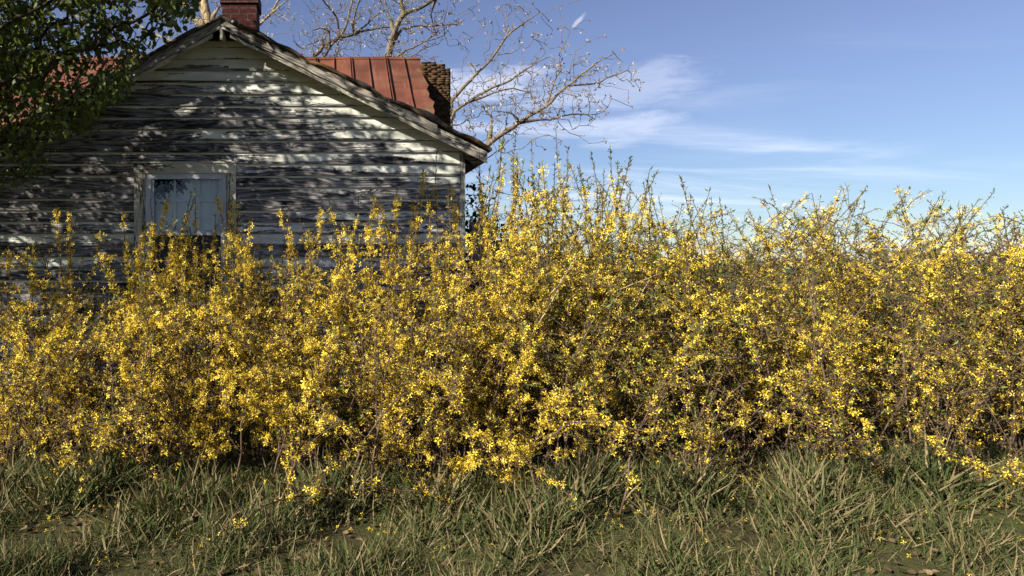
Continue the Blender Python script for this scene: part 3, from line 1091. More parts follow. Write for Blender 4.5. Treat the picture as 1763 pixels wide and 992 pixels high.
def leafy_tree():
    root = empty('leafy_tree', (-5.6, 5.6, 0), 'leafy green tree hanging over the left half of the clapboard gable', 'tree')
    n = 160000
    c = np.array([-4.0, 5.6, 4.55])
    rad = np.array([3.7, 2.0, 2.75])
    q = rng.normal(0, 1, (n, 3))
    q /= np.linalg.norm(q, axis=1, keepdims=True)
    q = c + q * rad * (rng.random((n, 1)) ** 0.38)
    px, py = proj(q)
    vis = (px > -30) & (py > -30)
    keep = ~vis | (inpoly(px, py, CROWN))
    q, px, py, vis = q[keep], px[keep], py[keep], vis[keep]
    # clumps: blue-noise-like thinning by a cheap 3D wave field
    fld = np.sin(q[:, 0] * 3.1 + 1) * np.sin(q[:, 1] * 3.7) + np.sin(q[:, 2] * 3.9 + 2) * np.sin(q[:, 0] * 2.3 - q[:, 1])
    keep = fld > np.where(vis, -0.12, -2)
    keep &= ~vis | (rng.random(len(q)) < np.interp(py, [0, 110, 190, 260], [1, .8, .75, .9]))
    keep &= ~(vis & (((px - 130) / 40) ** 2 + ((py - 122) / 14) ** 2 < 1) & (rng.random(len(q)) < .7))
    keep &= rng.random(len(q)) < sunprob(q)
    q, vis = q[keep], vis[keep]
    pv, po = q[vis][:760], q[~vis]
    # twigs spread so that every part of the crown's shade on the gable is about equally deep
    tt = (po[:, 1] - YW) / SUN[1]
    ci = np.floor((po[:, 0] - SUN[0] * tt) / .25).astype(int)
    cj = np.floor((po[:, 2] - SUN[2] * tt) / .25).astype(int)
    cnt, take = {}, []
    for k_ in range(len(po)):
        key = (ci[k_], cj[k_])
        inside = -16 <= key[0] <= 6 and 6 <= key[1] <= 17
        lim_ = 7 if inside else 1 if key[1] >= 6 else 0
        if key[0] >= 2 and key[1] >= 10:
            lim_ = 4
        if key[0] < -5 or key[1] < 9:
            lim_ = 10
        if cnt.get(key, 0) < lim_:
            cnt[key] = cnt.get(key, 0) + 1
            take.append(k_)
    po = po[take]
    print('crown twigs', len(pv), len(po))
    q = np.concatenate([pv, po])
    trunk = [(-5.6, 5.6, 0), (-5.55, 5.6, .8), (-5.5, 5.65, 1.6), (-5.3, 5.7, 2.3), (-5.0, 5.75, 3.0), (-4.6, 5.8, 3.7), (-4.2, 5.8, 4.4),
             (-5.6, 5.6, 2.4), (-5.8, 5.5, 3.2), (-6.0, 5.5, 4.2)]
    par = [0, 0, 1, 2, 3, 4, 5, 2, 7, 8]
    pl = [0]
    for i in range(1, len(trunk)):
        pl.append(pl[par[i]] + float(np.linalg.norm(np.subtract(trunk[i], trunk[par[i]]))))
    N, par, pl = grow(trunk, par, pl, q, 0.42)
    r_, chn = pipe(par, 0.0032, 2.3)
    r_[:7] = np.maximum(r_[:7], np.array([.17, .15, .14, .12, .10, .085, .06]))
    i = np.arange(1, len(N))
    mid = (N[i] + N[par[i]]) / 2 + rng.normal(0, .012, (len(i), 3))
    rm = (r_[i] + np.minimum(r_[par[i]], r_[i] * 1.6)) / 2
    rp = np.minimum(r_[par[i]], r_[i] * 1.6)
    V, Qd = frusta(np.concatenate([N[par[i]], mid]), np.concatenate([mid, N[i]]), np.concatenate([rp, rm]), np.concatenate([rm, r_[i]]), 5)
    link('trunk', mesh_np('trunk', V, Qd, smooth=True), M['bark_dark'], root)
    # leaves hang around the twigs
    tw = np.where(r_ < 0.012)[0]
    per = 8
    b = np.repeat(tw, per)
    f = rng.random((len(b), 1))
    pos = N[b] * f + N[par[b]] * (1 - f) + rng.normal(0, .055, (len(b), 3)) + np.array([0, 0, -.03])
    x_, y_ = proj(pos)
    k = ~((x_ > -20) & (y_ > -20)) | inpoly(x_, y_, CROWN)
    k &= rng.random(len(pos)) < sunprob(pos)
    pos = pos[k]
    dirs = rng.normal(0, .55, (len(pos), 3)) + np.array([.1, 0, -.75])
    V, Qd = scatter(leaf_v, leaf_t, pos, dirs, rng.uniform(-1.4, 1.4, len(pos)) , rng.uniform(.042, .072, len(pos)))
    rn_ = np.repeat(rng.random(len(pos)), len(leaf_v))
    link('crown', mesh_np('crown', V, Qd, {'rnd': rn_}), M['leaf'], root)


# ellipses on the wall (x, z, rx, rz, probability a twig may shade it)
SUNSPOTS = []
for px, py, rx, rz_, p_ in ((600, 176, 50, 14, .04), (560, 160, 22, 9, .1), (680, 212, 42, 11, .08), (640, 196, 34, 9, .15), (320, 188, 34, 11, .05), (300, 178, 14, 6, .1),
                            (345, 150, 24, 7, .15), (455, 156, 30, 8, .2), (475, 98, 22, 8, .05), (445, 103, 15, 5, .2), (520, 186, 34, 8, .2), (430, 265, 22, 13, .1),
                            (585, 276, 16, 9, .15), (597, 245, 12, 14, .15), (575, 226, 22, 7, .2), (700, 242, 22, 7, .2), (480, 358, 30, 9, .15), (395, 203, 18, 6, .2),
                            (500, 212, 16, 6, .3), (275, 225, 22, 6, .3), (185, 298, 14, 6, .2), (215, 305, 14, 6, .2), (640, 262, 20, 7, .2), (740, 268, 24, 8, .2),
                            (330, 288, 22, 6, .2), (400, 284, 16, 7, .1), (560, 300, 26, 6, .35), (660, 330, 30, 8, .3), (760, 305, 22, 8, .3), (620, 355, 24, 7, .3), (40, 415, 20, 8, .2), (110, 268, 12, 5, .3)):
    q_ = P(px, py, YW)
    SUNSPOTS.append((q_[0], q_[2], rx / 160 * 1.15, rz_ / 160 * 1.3, p_))
leafy_tree()


# ------------------------------------------------------------------ bare trees beyond the house
def bare_tree(name, label, limbs, base, Y, spread, nattr, bark, twig_r, buds=3.0, seed=1, depth=1.0):
    """limbs: list of (parent limb or None, [(px, py, thickness in px)...]); traced outlines get real depth"""
    g_ = np.random.default_rng(seed)
    root = empty(name, base, label, 'tree', 'bare trees behind the house')
    nodes, par, rad = [np.array(base, float)], [0], [None]
    first = None
    ends = []
    for li, (attach, pts) in enumerate(limbs):
        prev = 0
        if attach is not None:
            prev = ends[attach[0]][attach[1]]
        ids = []
        y = nodes[prev][1] if attach is not None else Y
        dy = g_.uniform(-.35, .35) * depth
        for k, (px, py, th) in enumerate(pts):
            y = y + dy * (.5 + .5 * g_.random())
            nodes.append(P(px, py, y))
            par.append(prev)
            rad.append(th * y / F / 2)
            prev = len(nodes) - 1
            ids.append(prev)
        ends.append(ids)
    rad[0] = max(r for r in rad[1:]) * 1.25
    nodes = np.array(nodes)
    nm = len(nodes)
    pl = [0.0]
    for i in range(1, nm):
        pl.append(pl[par[i]] + float(np.linalg.norm(nodes[i] - nodes[par[i]])))
    # twig points gather round the outer limbs
    cand = []
    wts = np.array([0 if i == 0 or par[i] == 0 else np.linalg.norm(nodes[i] - nodes[par[i]]) for i in range(nm)])
    pick = g_.choice(nm, nattr, p=wts / wts.sum())
    f = g_.random((nattr, 1))
    q = nodes[pick] * f + nodes[np.array(par)[pick]] * (1 - f)
    q = q + g_.normal(0, 1, (nattr, 3)) * spread * np.array([1, .9, .8]) + np.array([0.05, 0, .12]) * spread
    N, par, pl = grow(nodes, par, pl, q, 0.18)
    r_, chn = pipe(par, twig_r, 2.4)
    for i in range(nm):
        r_[i] = rad[i]
    i = np.arange(1, len(N))
    rp = np.where(i < nm, r_[par[i]], np.minimum(r_[par[i]], r_[i] * 1.5))
    mid = (N[i] + N[par[i]]) / 2 + g_.normal(0, .035, (len(i), 3)) * np.where(i < nm, .5, 1)[:, None]
    rm = (rp + r_[i]) / 2
    V, Qd = frusta(np.concatenate([N[par[i]], mid]), np.concatenate([mid, N[i]]), np.concatenate([rp, rm]), np.concatenate([rm, r_[i]]), 7)
    link('trunk', mesh_np('trunk', V, Qd, smooth=True), bark, root)
    tips = np.where((chn == 0) & (np.arange(len(N)) >= nm))[0]
    b = np.repeat(tips, int(max(1, buds)))
    pos = N[b] + g_.normal(0, .024, (len(b), 3))
    pos = pos[g_.random(len(pos)) < buds / max(1, int(max(1, buds)))]
    V, Qd = scatter(lance_v * np.array([2.2, 1, 1.5]), lance_t, pos, g_.normal(0, 1, (len(pos), 3)), g_.uniform(0, 6, len(pos)), g_.uniform(.035, .08, len(pos)))
    link('crown', mesh_np('crown', V, Qd, {'rnd': np.repeat(g_.random(len(pos)), len(lance_v))}), M['bud'], root)  # this crown mesh is only the loose buds at the twig tips
    return root


bare_tree('bare_tree', 'budding bare tree with long limbs reaching right past the brown chimney', [
    (None, [(774, 330, 22), (772, 285, 18)]),
    ((0, -1), [(805, 268, 10), (842, 248, 9), (868, 228, 8.5), (893, 211, 8), (915, 197, 6.5), (940, 183, 5.5), (957, 166, 4.5), (975, 150, 3.6), (1000, 128, 3.2), (1030, 106, 2.4), (1058, 92, 1.6)]),
    ((1, 5), [(975, 148, 3), (1002, 146, 3.2), (1032, 143, 2.6), (1058, 130, 2), (1080, 121, 1.4)]),
    ((1, 3), [(930, 206, 4), (958, 204, 3.2), (985, 197, 2.6), (1012, 198, 1.8), (1024, 206, 1.3)]),
    ((1, 5), [(948, 160, 3), (955, 138, 2.6), (966, 120, 2.2), (962, 96, 1.8), (966, 70, 1.4), (970, 48, 1)]),
    ((0, -1), [(776, 215, 8), (778, 172, 6.5), (798, 150, 6), (822, 125, 5), (845, 103, 4.4), (870, 66, 3.6), (896, 44, 2.6), (930, 20, 1.6)]),
    ((5, 5), [(876, 50, 2.2), (872, 30, 1.6), (869, 8, 1.2)]),
    ((0, -1), [(774, 210, 7), (782, 192, 5.5), (806, 176, 5), (836, 157, 4.4), (862, 146, 4), (890, 130, 3.2), (918, 112, 2.4), (945, 98, 1.6)]),
    ((7, 2), [(850, 160, 2.6), (884, 152, 2.2), (912, 158, 1.8), (922, 178, 1.4)]),
    ((1, 1), [(846, 200, 3), (830, 180, 2.6), (812, 168, 2)]),
    ((1, 3), [(884, 198, 2.0), (868, 193, 1.6), (852, 191, 1.2)]),
], (3.25, 18.2, 0), 18.2, .44, 950, M['bark_pale'], .0052, 5, 21)

bare_tree('bare_tree', 'bare tree with forked dark limb above the middle of the red metal roof', [
    (None, [(664, 160, 15), (668, 110, 13), (671, 84, 12), (678, 58, 11), (686, 38, 10), (696, 24, 9)]),
    ((0, 5), [(716, 17, 7), (736, 6, 6.5), (752, -6, 6), (775, -25, 5), (800, -45, 3)]),
    ((0, 5), [(691, 8, 6), (690, -12, 5), (694, -40, 4), (700, -70, 2.5)]),
    ((0, 2), [(692, 50, 4.2), (712, 45, 3.8), (738, 45, 3.4), (765, 43, 2.8), (788, 43, 2.2), (800, 34, 1.5)]),
    ((0, 3), [(672, 32, 3), (667, 12, 2.6), (662, -8, 2), (658, -30, 1.4)]),
    ((1, 2), [(742, 24, 2.4), (746, 44, 2), (752, 58, 1.5)]),
    ((0, 1), [(690, 92, 3), (712, 82, 2.6), (735, 70, 2.2), (762, 62, 1.6)]),
    ((0, 1), [(708, 98, 2), (728, 84, 1.8), (752, 76, 1.3)]),
], (1.75, 19.4, 0), 19.4, .44, 520, M['bark_pale'], .0052, 5, 33)

bare_tree('bare_tree', 'bare tree fanning out between red brick chimney and forked dark limb', [
    (None, [(528, 160, 9), (533, 120, 8)]),
    ((0, -1), [(541, 97, 6.5), (556, 80, 6), (572, 71, 5.5), (590, 64, 5), (610, 60, 4.4), (630, 52, 3.6), (652, 48, 3), (672, 47, 2.2)]),
    ((0, -1), [(557, 98, 5), (568, 82, 4.6), (582, 66, 5), (592, 52, 4.6), (598, 36, 4.2), (602, 18, 3.6), (606, 0, 3), (610, -24, 2)]),
    ((2, 2), [(582, 45, 3.8), (578, 28, 3.4), (568, 14, 3), (556, 0, 2.4), (545, -16, 1.6)]),
    ((1, 4), [(607, 42, 3.8), (612, 22, 3.2), (618, 4, 2.6), (624, -20, 1.8)]),
    ((0, -1), [(580, 100, 3.4), (583, 84, 3), (582, 70, 2.4)]),
    ((1, 4), [(634, 40, 2.6), (652, 24, 2.2), (668, 14, 1.6)]),
    ((2, 1), [(566, 54, 2.6), (550, 48, 2), (538, 52, 1.6)]),
    ((1, 1), [(556, 68, 2.2), (540, 74, 1.8), (520, 84, 1.5), (505, 70, 1.2)]),
], (-.7, 20.3, 0), 20.3, .44, 600, M['bark_pale'], .0052, 5, 45)

bare_tree('bare_tree', 'tan barked tree standing between the gable peak and leafy branches', [
    (None, [(350, 140, 19), (356, 90, 18), (358, 45, 17), (354, 20, 17), (351, -5, 16), (346, -40, 14)]),
    ((0, 2), [(376, 14, 3.6), (392, 2, 3), (410, -12, 2.4)]),
    ((0, 2), [(330, 30, 7), (320, 14, 9), (310, -4, 11), (304, -30, 10), (295, -60, 7)]),
    ((2, 2), [(302, 8, 7), (297, 20, 5.5), (285, 30, 3.5), (262, 24, 2.2)]),
    ((0, 2), [(420, 52, 6), (448, 42, 4.6), (462, 28, 4.2), (474, 10, 4), (486, -4, 3), (500, -24, 2)]),
    ((4, 2), [(480, 12, 2.6), (492, 2, 2), (505, -8, 1.5)]),
    ((0, 0), [(250, 100, 5), (180, 60, 4), (120, 20, 3), (60, -20, 2)]),
    ((0, 1), [(290, 70, 4), (230, 40, 3), (180, -5, 2)]),
], (-3.6, 20.0, 0), 20.0, .50, 450, M['bark_tan'], .006, 4, 57)

# ------------------------------------------------------------------ forsythia hedge
TOP = np.array([(-400, 420), (0, 424), (50, 412), (100, 396), (150, 405), (200, 398), (250, 395), (300, 385), (350, 388), (420, 392), (490, 395), (560, 392), (620, 372), (680, 345), (730, 335), (790, 338), (840, 300), (890, 278), (950, 272), (1010, 285), (1060, 300), (1110, 330), (1180, 325), (1280, 310), (1400, 330), (1520, 315), (1650, 335), (1800, 320), (2000, 330)], float)


def top_z(x, y):
    px = CX + F * x / 5.7
    py = np.interp(px, TOP[:, 0], TOP[:, 1])
    return EYE + (CY - py) * 5.7 / F


def forsythia(label, x0, x1, y0, y1, dens, rich, extra, seed, leafy=0.35):
    g_ = np.random.default_rng(seed)
    cxm, cym = (x0 + x1) / 2, (y0 + y1) / 2
    root = empty('forsythia', (cxm, cym, 0), label, 'shrub', 'forsythia bushes in front of the house')
    n = int((x1 - x0) * dens)
    K = 9
    T = np.linspace(0, 1, K)
    wands = []
    for i in range(n):
        bx = g_.normal(cxm, (x1 - x0) * .30)
        by = g_.normal(cym, (y1 - y0) * .22)
        tx = g_.uniform(x0 - .28, x1 + .28)
        ty = g_.uniform(y0, y1)
        hz = max(.5, top_z(tx, ty)) * (1 - .62 * g_.random() ** 2.1)
        if g_.random() < .42:                           # low sprawling canes at the front of the bush
            by -= g_.uniform(.0, .6)
            ty = by - g_.uniform(.15, .75)
            py_ = np.interp(CX + F * tx / ty, TOP[:, 0], TOP[:, 1])
            hz = max(.15, EYE + (CY - py_ - max(0, 6.1 - ty) * g_.uniform(70, 260)) * ty / F)
        wands.append((bx, by, tx, ty, hz, 1.0))
    for (px, py, Yt, th_) in extra:
        p = P(px, py, Yt)
        wands.append((p[0] + g_.normal(0, .25 if th_ not in (.55, .6) else .55), Yt + g_.normal(0, .08), p[0], Yt, p[2], th_))
    P0, P1, R0, R1 = [], [], [], []
    fp, lp, lt, ld, hp = [], [], [], [], []
    for (bx, by, tx, ty, hz, th_) in wands:
        special = th_ != 1.0
        c = np.array([bx, by, 0.02])
        e = np.array([tx, ty, hz])
        m1 = c * .55 + e * .45 + np.array([(bx - tx) * .18, (by - ty) * .18, .10 * hz]) + g_.normal(0, .05, 3)
        bow = g_.normal(0, .05, 3)
        L = ((1 - T) ** 2)[:, None] * c + (2 * T * (1 - T))[:, None] * m1 + (T ** 2)[:, None] * e
        if not special and g_.random() < .38:         # some canes arch over at the tip
            L[:, 2] -= (np.clip(T - .6, 0, 1) ** 2 * 1.6) * hz * .5
            L[:, 0] += np.clip(T - .6, 0, 1) * g_.normal(0, .4)
        if not special and g_.random() < .30:         # and some hang forward, almost to the ground
            L[:, 1] -= T ** 2 * g_.uniform(.1, .6)
            L[:, 2] -= np.clip(T - .45, 0, 1) ** 2 * 2.4 * hz * g_.uniform(.3, .9)
            L[:, 2] = np.maximum(L[:, 2], .04)
        L[1:-1] += g_.normal(0, .012, (K - 2, 3))
        rr = np.linspace(.0075, .0022, K) * (1.1 if special else 1)
        P0.append(L[:-1]); P1.append(L[1:]); R0.append(rr[:-1]); R1.append(rr[1:])
        segs = [(L, .14 if not special else .45)]
        for _ in range(g_.integers(8, 15) if not special else 4):
            k = g_.integers(1, K - 1) if not special else g_.integers(3, 6)
            d_ = g_.normal(0, 1, 3) * np.array([1, 1, .4]) + np.array([0, 0, .9])
            d_ /= np.linalg.norm(d_)
            ln = g_.uniform(.12, .42)
            tb = np.linspace(0, 1, 4)[:, None]
            S = L[k] + d_ * ln * tb + np.array([0, 0, -.05]) * tb ** 2 + g_.normal(0, .008, (4, 3))
            rs = np.linspace(.0032, .0016, 4)
            P0.append(S[:-1]); P1.append(S[1:]); R0.append(rs[:-1]); R1.append(rs[1:])
            segs.append((S, .05))
        wr = g_.random()                               # some canes are full of flowers, others nearly bare
        for S, t0 in segs:
            ln = float(np.linalg.norm(np.diff(S, axis=0), axis=1).sum())
            lamb = rich * (105 if wr > .72 else 34 if wr > .4 else 16) * ln
            if special:
                lamb = 80 * ln * (th_ if th_ < 1 else 1)
            if S is not L:
                lamb *= .75
            m = g_.poisson(lamb * 1.5)
            if m:
                cc = g_.random(max(2, int(ln * 9)))
                tt = t0 + (1 - t0 - (.03 if special and th_ > .6 else .10 if special else 0.02)) * np.clip(cc[g_.integers(0, len(cc), m)] + g_.normal(0, .055, m), 0, 1)
                q = tt * (len(S) - 1)
                i0 = np.clip(q.astype(int), 0, len(S) - 2)
                fr_ = (q - i0)[:, None]
                pos = S[i0] * (1 - fr_) + S[i0 + 1] * fr_
                fp.append(pos + g_.normal(0, .017 if not special else .013, (m, 3)))
            ml = g_.poisson(leafy * ln * 30)
            if ml:
                tt = 1 - np.abs(g_.normal(0, .30, ml))
                tt = np.clip(tt, .2, 1)
                q = tt * (len(S) - 1)
                i0 = np.clip(q.astype(int), 0, len(S) - 2)
                fr_ = (q - i0)[:, None]
                lp.append(S[i0] * (1 - fr_) + S[i0 + 1] * fr_)
                ax_ = (S[-1] - S[0]) / (np.linalg.norm(S[-1] - S[0]) + 1e-6)
                ld.append(g_.normal(0, .6, (ml, 3)) + ax_ * .9)
            mh = g_.poisson(ln * 40 * (1.0 if wr <= .45 else .6))
            if mh:
                tt = g_.random(mh)
                q = tt * (len(S) - 1)
                i0 = np.clip(q.astype(int), 0, len(S) - 2)
                fr_ = (q - i0)[:, None]
                hp.append(S[i0] * (1 - fr_) + S[i0 + 1] * fr_ + g_.normal(0, .014, (mh, 3)))
    V, Q = frusta(np.concatenate(P0), np.concatenate(P1), np.concatenate(R0), np.concatenate(R1), 4)
    link('stems', mesh_np('stems', V, Q, smooth=True), M['cane'], root)
    fp = np.concatenate(fp)
    fl = np.sin(fp[:, 0] * 15 + 2 * np.sin(fp[:, 1] * 9) + seed) * np.sin(fp[:, 2] * 11 + 1.5 * np.sin(fp[:, 0] * 7)) + .5 * np.sin(fp[:, 1] * 17 + fp[:, 2] * 23)
    fp = fp[g_.random(len(fp)) < np.clip(.80 + .65 * fl, .25, 1)]
    V, Q = scatter(flower_v, flower_q, fp, g_.normal(0, .7, (len(fp), 3)) + np.array([0, -.15, -.15]), g_.uniform(0, 6, len(fp)), g_.uniform(.012, .028, len(fp)))
    rn_ = np.clip(g_.normal(.52, .30, len(fp)), 0, 1)
    link('blossoms', mesh_np('blossoms', V, Q, {'rnd': np.repeat(rn_, len(flower_v))}), M['petal'], root)
    lp, ld = np.concatenate(lp), np.concatenate(ld)
    V, Q = scatter(lance_v, lance_t, lp, ld, g_.uniform(0, 6, len(lp)), g_.uniform(.022, .05, len(lp)))
    link('leaves', mesh_np('leaves', V, Q, {'rnd': np.repeat(g_.random(len(lp)), len(lance_v))}), M['young_leaf'], root)
    hp = np.concatenate(hp)
    V, Q = scatter(lance_v * np.array([1.8, 1, 2]), lance_t, hp, g_.normal(0, 1, (len(hp), 3)), g_.uniform(0, 6, len(hp)), g_.uniform(.010, .024, len(hp)))
    link('withered_blossoms', mesh_np('withered_blossoms', V, Q, {'rnd': np.repeat(g_.random(len(hp)), len(lance_v))}), M['husk'], root)
    return root


DN = 46
forsythia('sparse forsythia at the far left with two thin upright sprays before dark clapboards', -2.75, -1.75, 5.2, 6.6, 62, .60,
          [(97, 352, 5.9, .9), (122, 356, 5.9, .9), (133, 372, 6.0, .4), (14, 420, 5.6, .9), (62, 408, 5.7, .8)], 101)
forsythia('yellow forsythia with crossing canes growing up over the window', -1.75, -.75, 5.1, 6.7, 74, .80,
          [(212, 360, 5.9, .9), (336, 325, 6.0, .7), (330, 330, 6.1, .5), (338, 332, 6.0, .4), (372, 335, 6.0, .9), (402, 330, 6.2, .9), (412, 345, 6.1, .9), (290, 340, 6.0, .9), (258, 345, 6.0, .5)] + [(rng.uniform(235, 425), rng.uniform(365, 420), rng.uniform(5.6, 6.2), .8) for _ in range(16)], 102)
forsythia('yellow forsythia with club shaped sprays just right of the window', -.75, .15, 5.1, 6.7, 76, .85,
          [(430, 368, 6.0, .9), (478, 356, 5.9, .9), (498, 362, 5.9, .9), (530, 384, 5.8, .9), (551, 350, 5.9, .9), (566, 345, 5.9, .9), (448, 395, 5.9, .9)], 103)
forsythia('dense bright yellow forsythia before the right part of the clapboard gable', .15, .95, 4.9, 6.5, 80, 1.0,
          [(618, 336, 5.9, .5), (640, 330, 5.8, .9), (650, 338, 5.8, .9), (684, 318, 5.8, .7), (730, 290, 5.9, .7), (752, 262, 6.0, .35), (735, 320, 5.8, .8)], 104)
forsythia('bright yellow forsythia hiding the lower right corner of the house', .95, 1.65, 4.9, 6.5, 80, 1.0,
          [(774, 315, 5.9, .8), (790, 335, 5.9, .8), (825, 262, 6.0, .5), (824, 300, 5.9, .8), (845, 285, 5.9, .6), (868, 280, 5.9, .7)], 105)
forsythia('tall loose forsythia with bare shoots rising into the sky right of the eave', 1.55, 2.25, 4.9, 6.9, 88, .72,
          [(876, 190, 6.0, .35), (889, 222, 6.0, .45), (890, 262, 5.9, .7), (915, 240, 6.0, .3), (933, 278, 5.9, .7), (957, 222, 6.1, .35), (978, 252, 6.0, .5), (995, 290, 6.0, .6), (1018, 265, 6.0, .5), (918, 300, 5.8, .5)] + [(rng.uniform(838, 1010), rng.uniform(275, 345), rng.uniform(5.5, 6.5), .6) for _ in range(17)], 106, .75)
forsythia('wiry brownish forsythia with tangled canes at the right edge', 2.2, 2.85, 4.9, 7.0, 90, .60,
          [(1050, 256, 6.0, .5), (1070, 285, 6.0, .5), (1062, 280, 6.0, .5), (1040, 290, 6.0, .5), (1108, 312, 5.9, .6), (1116, 318, 5.9, .6), (1085, 330, 5.9, .6)] + [(rng.uniform(1000, 1140), rng.uniform(290, 355), rng.uniform(5.5, 6.5), .55) for _ in range(13)], 107, .7)
forsythia('forsythia beyond the pale broken stalks, with few flowers', 2.85, 4.0, 4.9, 7.4, 92, .5, [], 108, .45)
forsythia('outermost forsythia at the far right end of the hedge', 4.0, 5.3, 5.0, 7.6, 92, .5, [], 109, .45)
forsythia('last forsythia cut by the right picture edge', 5.3, 6.9, 5.0, 7.6, 92, .5, [], 110, .45)


# ------------------------------------------------------------------ dark bush and weathered post by the corner
def dark_bush():
    root = empty('evergreen_bush', (1.9, 8.5, 0), 'dark green leafy bush behind the right corner of the house', 'shrub')
    n = 420
    q = rng.normal(0, 1, (n, 3))
    q /= np.linalg.norm(q, axis=1, keepdims=True)
    q = np.array([1.90, 8.5, 1.5]) + q * np.array([.30, .5, 1.12]) * (rng.random((n, 1)) ** .4)
    q = q[q[:, 2] > .3]
    q = q[~((q[:, 2] > 2.1) & (q[:, 0] > 1.90))]
    N, par, pl = grow([(1.95, 8.5, 0), (1.95, 8.5, .4)], [0, 0], [0, .4], q, .3)
    r_, _ = pipe(par, .003, 2.3)
    i = np.arange(1, len(N))
    V, Q = frusta(N[par[i]], N[i], np.minimum(r_[par[i]], r_[i] * 1.5), r_[i], 4)
    link('stems', mesh_np('stems', V, Q), M['bark_dark'], root)
    pos = np.repeat(N[2:], 5, axis=0) + rng.normal(0, .05, (5 * (len(N) - 2), 3))
    V, Q = scatter(leaf_v, leaf_t, pos, rng.normal(0, .7, (len(pos), 3)) + np.array([0, 0, .3]), rng.uniform(0, 6, len(pos)), rng.uniform(.04, .07, len(pos)))
    link('leaves', mesh_np('leaves', V, Q, {'rnd': np.repeat(rng.random(len(pos)), len(leaf_v))}), M['dark_leaf'], root)


dark_bush()
mb = MB()
pz = P(822, 382, 7.9)
mb.slab((pz[0] - .11, 7.9, 0), (0.03, 0, pz[2]), (.22, 0, 0), (0, .06, 0), -.35, seg=8, jit=.003)
o = mb.build('weathered_board', M['trim'])
o['label'] = 'weathered dark board leaning upright behind forsythia near house corner'
o['category'] = 'board'


# ------------------------------------------------------------------ scrub along the far edge of the field
n = 1500
fx = rng.uniform(-150, 260, n)
fh = (2.2 + 1.2 * np.sin(fx * .05 + 1) + .8 * np.sin(fx * .17) + .5 * np.sin(fx * .61)) 
fzz = rng.random(n) ** .8 * np.maximum(fh, .8)
pos = np.stack([fx, rng.uniform(140, 165, n), fzz], axis=1)
pos = np.repeat(pos, 9, axis=0) + rng.normal(0, .7, (n * 9, 3)) * np.array([1.6, 1, .55])
pos[:, 2] = np.maximum(pos[:, 2], .1)
V, Q = scatter(leaf_v, leaf_t, pos, rng.normal(0, 1, (len(pos), 3)), rng.uniform(0, 6, len(pos)), rng.uniform(.5, 1.1, len(pos)))
fs = link('distant_scrub', mesh_np('distant_scrub', V, Q, {'rnd': np.repeat(rng.random(len(pos)), len(leaf_v))}), M['scrub'])
fs['kind'] = 'stuff'
fs['label'] = 'low line of scrub along the far edge of the field'

# ------------------------------------------------------------------ dry stalks in the right-hand bushes
def stalk(label, pts, r_, name='dry_stalk'):
    L = np.array([P(p_[0], p_[1], p_[2] + .22) for p_ in pts])
    # subdivide a little so the stalk is not ruler straight
    q = [L[0]]
    for a, b in zip(L[:-1], L[1:]):
        for k in range(1, 5):
            q.append(a + (b - a) * k / 4 + (rng.normal(0, .004, 3) if k < 4 else 0))
    q = np.array(q)
    rr = np.linspace(r_, r_ * .55, len(q))
    V, Q = frusta(q[:-1], q[1:], rr[:-1], rr[1:], 6)
    o = link(name, mesh_np(name, V, Q, smooth=True), M['straw'])
    o['label'], o['category'], o['group'] = label, 'stalk', 'dry stalks in the right bushes'
    return o


stalk('pale dry stalk lying nearly level at the right picture edge', [(1062, 500, 4.82), (1090, 489, 4.8), (1128, 474, 4.8)], .004)
stalk('pale broken stalk rising steeply at the lower right corner', [(1050, 610, 4.85), (1086, 540, 4.8), (1104, 510, 4.8), (1124, 470, 4.8)], .004)
stalk('thin dry stalk bent sharply over left of the level stalk', [(1068, 560, 4.8), (1060, 512, 4.78), (1044, 475, 4.8)], .0032)
stalk('upper of two brown canes crossing low forsythia diagonally', [(925, 528, 4.8), (955, 498, 4.75), (978, 466, 4.75), (992, 442, 4.85)], .0045)
stalk('lower of two brown canes crossing low forsythia diagonally', [(928, 556, 4.8), (950, 520, 4.72), (970, 480, 4.74), (984, 458, 4.85)], .0045)

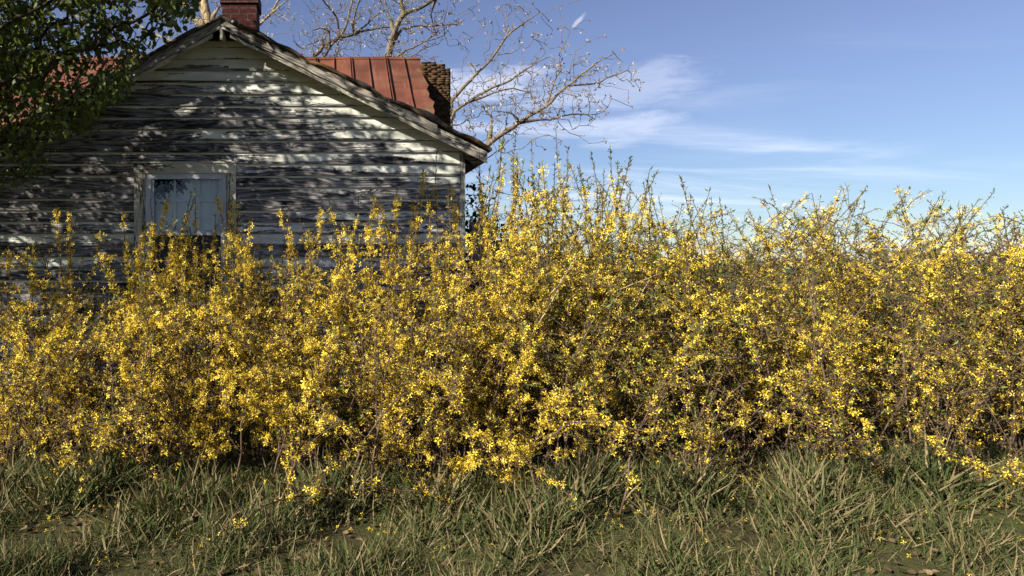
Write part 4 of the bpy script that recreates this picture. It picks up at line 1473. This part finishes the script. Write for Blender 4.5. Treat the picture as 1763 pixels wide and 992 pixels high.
# ------------------------------------------------------------------ grass and leaf litter in front of the hedge
n = 120000
gx_ = rng.uniform(-3.4, 6.9, n)
gy_ = 2.6 + 4.6 * rng.random(n) ** 1.5
cl_ = np.sin(gx_ * 3.3 + 1) * np.sin(gy_ * 4.1) + .6 * np.sin(gx_ * 7.7 - gy_ * 5)
k = rng.random(n) < np.clip(.62 + .38 * cl_, .1, 1)
gx_, gy_ = gx_[k], gy_[k]
pos = np.stack([gx_, gy_, gz(gx_, gy_)], axis=1)
bl_v = np.array([(-.022, 0, 0), (.022, 0, 0), (.018, .55, .08), (-.018, .55, .08), (0, 1, .30)], float)
bl_t = np.array([(0, 1, 2), (0, 2, 3), (3, 2, 4)])
V, Q = scatter(bl_v, bl_t, pos, rng.normal(0, .42, (len(pos), 3)) * np.array([1.3, 1.3, .2]) + np.array([0, 0, .8]), rng.uniform(0, 6, len(pos)), rng.uniform(.05, .17, len(pos)) * (1 + .4 * cl_[k]) * (1 + .9 * np.exp(-((gy_ - 4.7) / .45) ** 2)))
gr = link('grass', mesh_np('grass', V, Q, {'rnd': np.repeat(rng.random(len(pos)), len(bl_v))}), M['grass'])
gr['kind'] = 'stuff'
gr['label'] = 'short rough grass on the ground before the hedge'
n = 5000
gx_, gy_ = rng.uniform(-3.4, 6.9, n), rng.uniform(3.0, 7.2, n)
pos = np.stack([gx_, gy_, gz(gx_, gy_) + rng.uniform(.004, .03, n)], axis=1)
V, Q = scatter(leaf_v, leaf_t, pos, rng.normal(0, 1, (n, 3)) * np.array([1, 1, .12]), rng.normal(0, .4, n), rng.uniform(.02, .06, n))
li = link('leaf_litter', mesh_np('leaf_litter', V, Q, {'rnd': np.repeat(rng.random(n), len(leaf_v))}), M['litter'])
li['kind'] = 'stuff'
li['label'] = 'brown fallen leaves scattered under the hedge'

n = 2600
gx_, gy_ = rng.uniform(-3.0, 6.6, n), 5.4 - np.abs(rng.normal(0, .75, n))
pos = np.stack([gx_, gy_, gz(gx_, gy_) + rng.uniform(.01, .07, n)], axis=1)
V, Q = scatter(flower_v, flower_q, pos, rng.normal(0, 1, (n, 3)), rng.uniform(0, 6, n), rng.uniform(.010, .018, n))
fp_ = link('fallen_petals', mesh_np('fallen_petals', V, Q, {'rnd': np.repeat(rng.random(n) * .7, len(flower_v))}), M['petal'])
fp_['kind'] = 'stuff'
fp_['label'] = 'fallen yellow petals in the grass below the hedge'
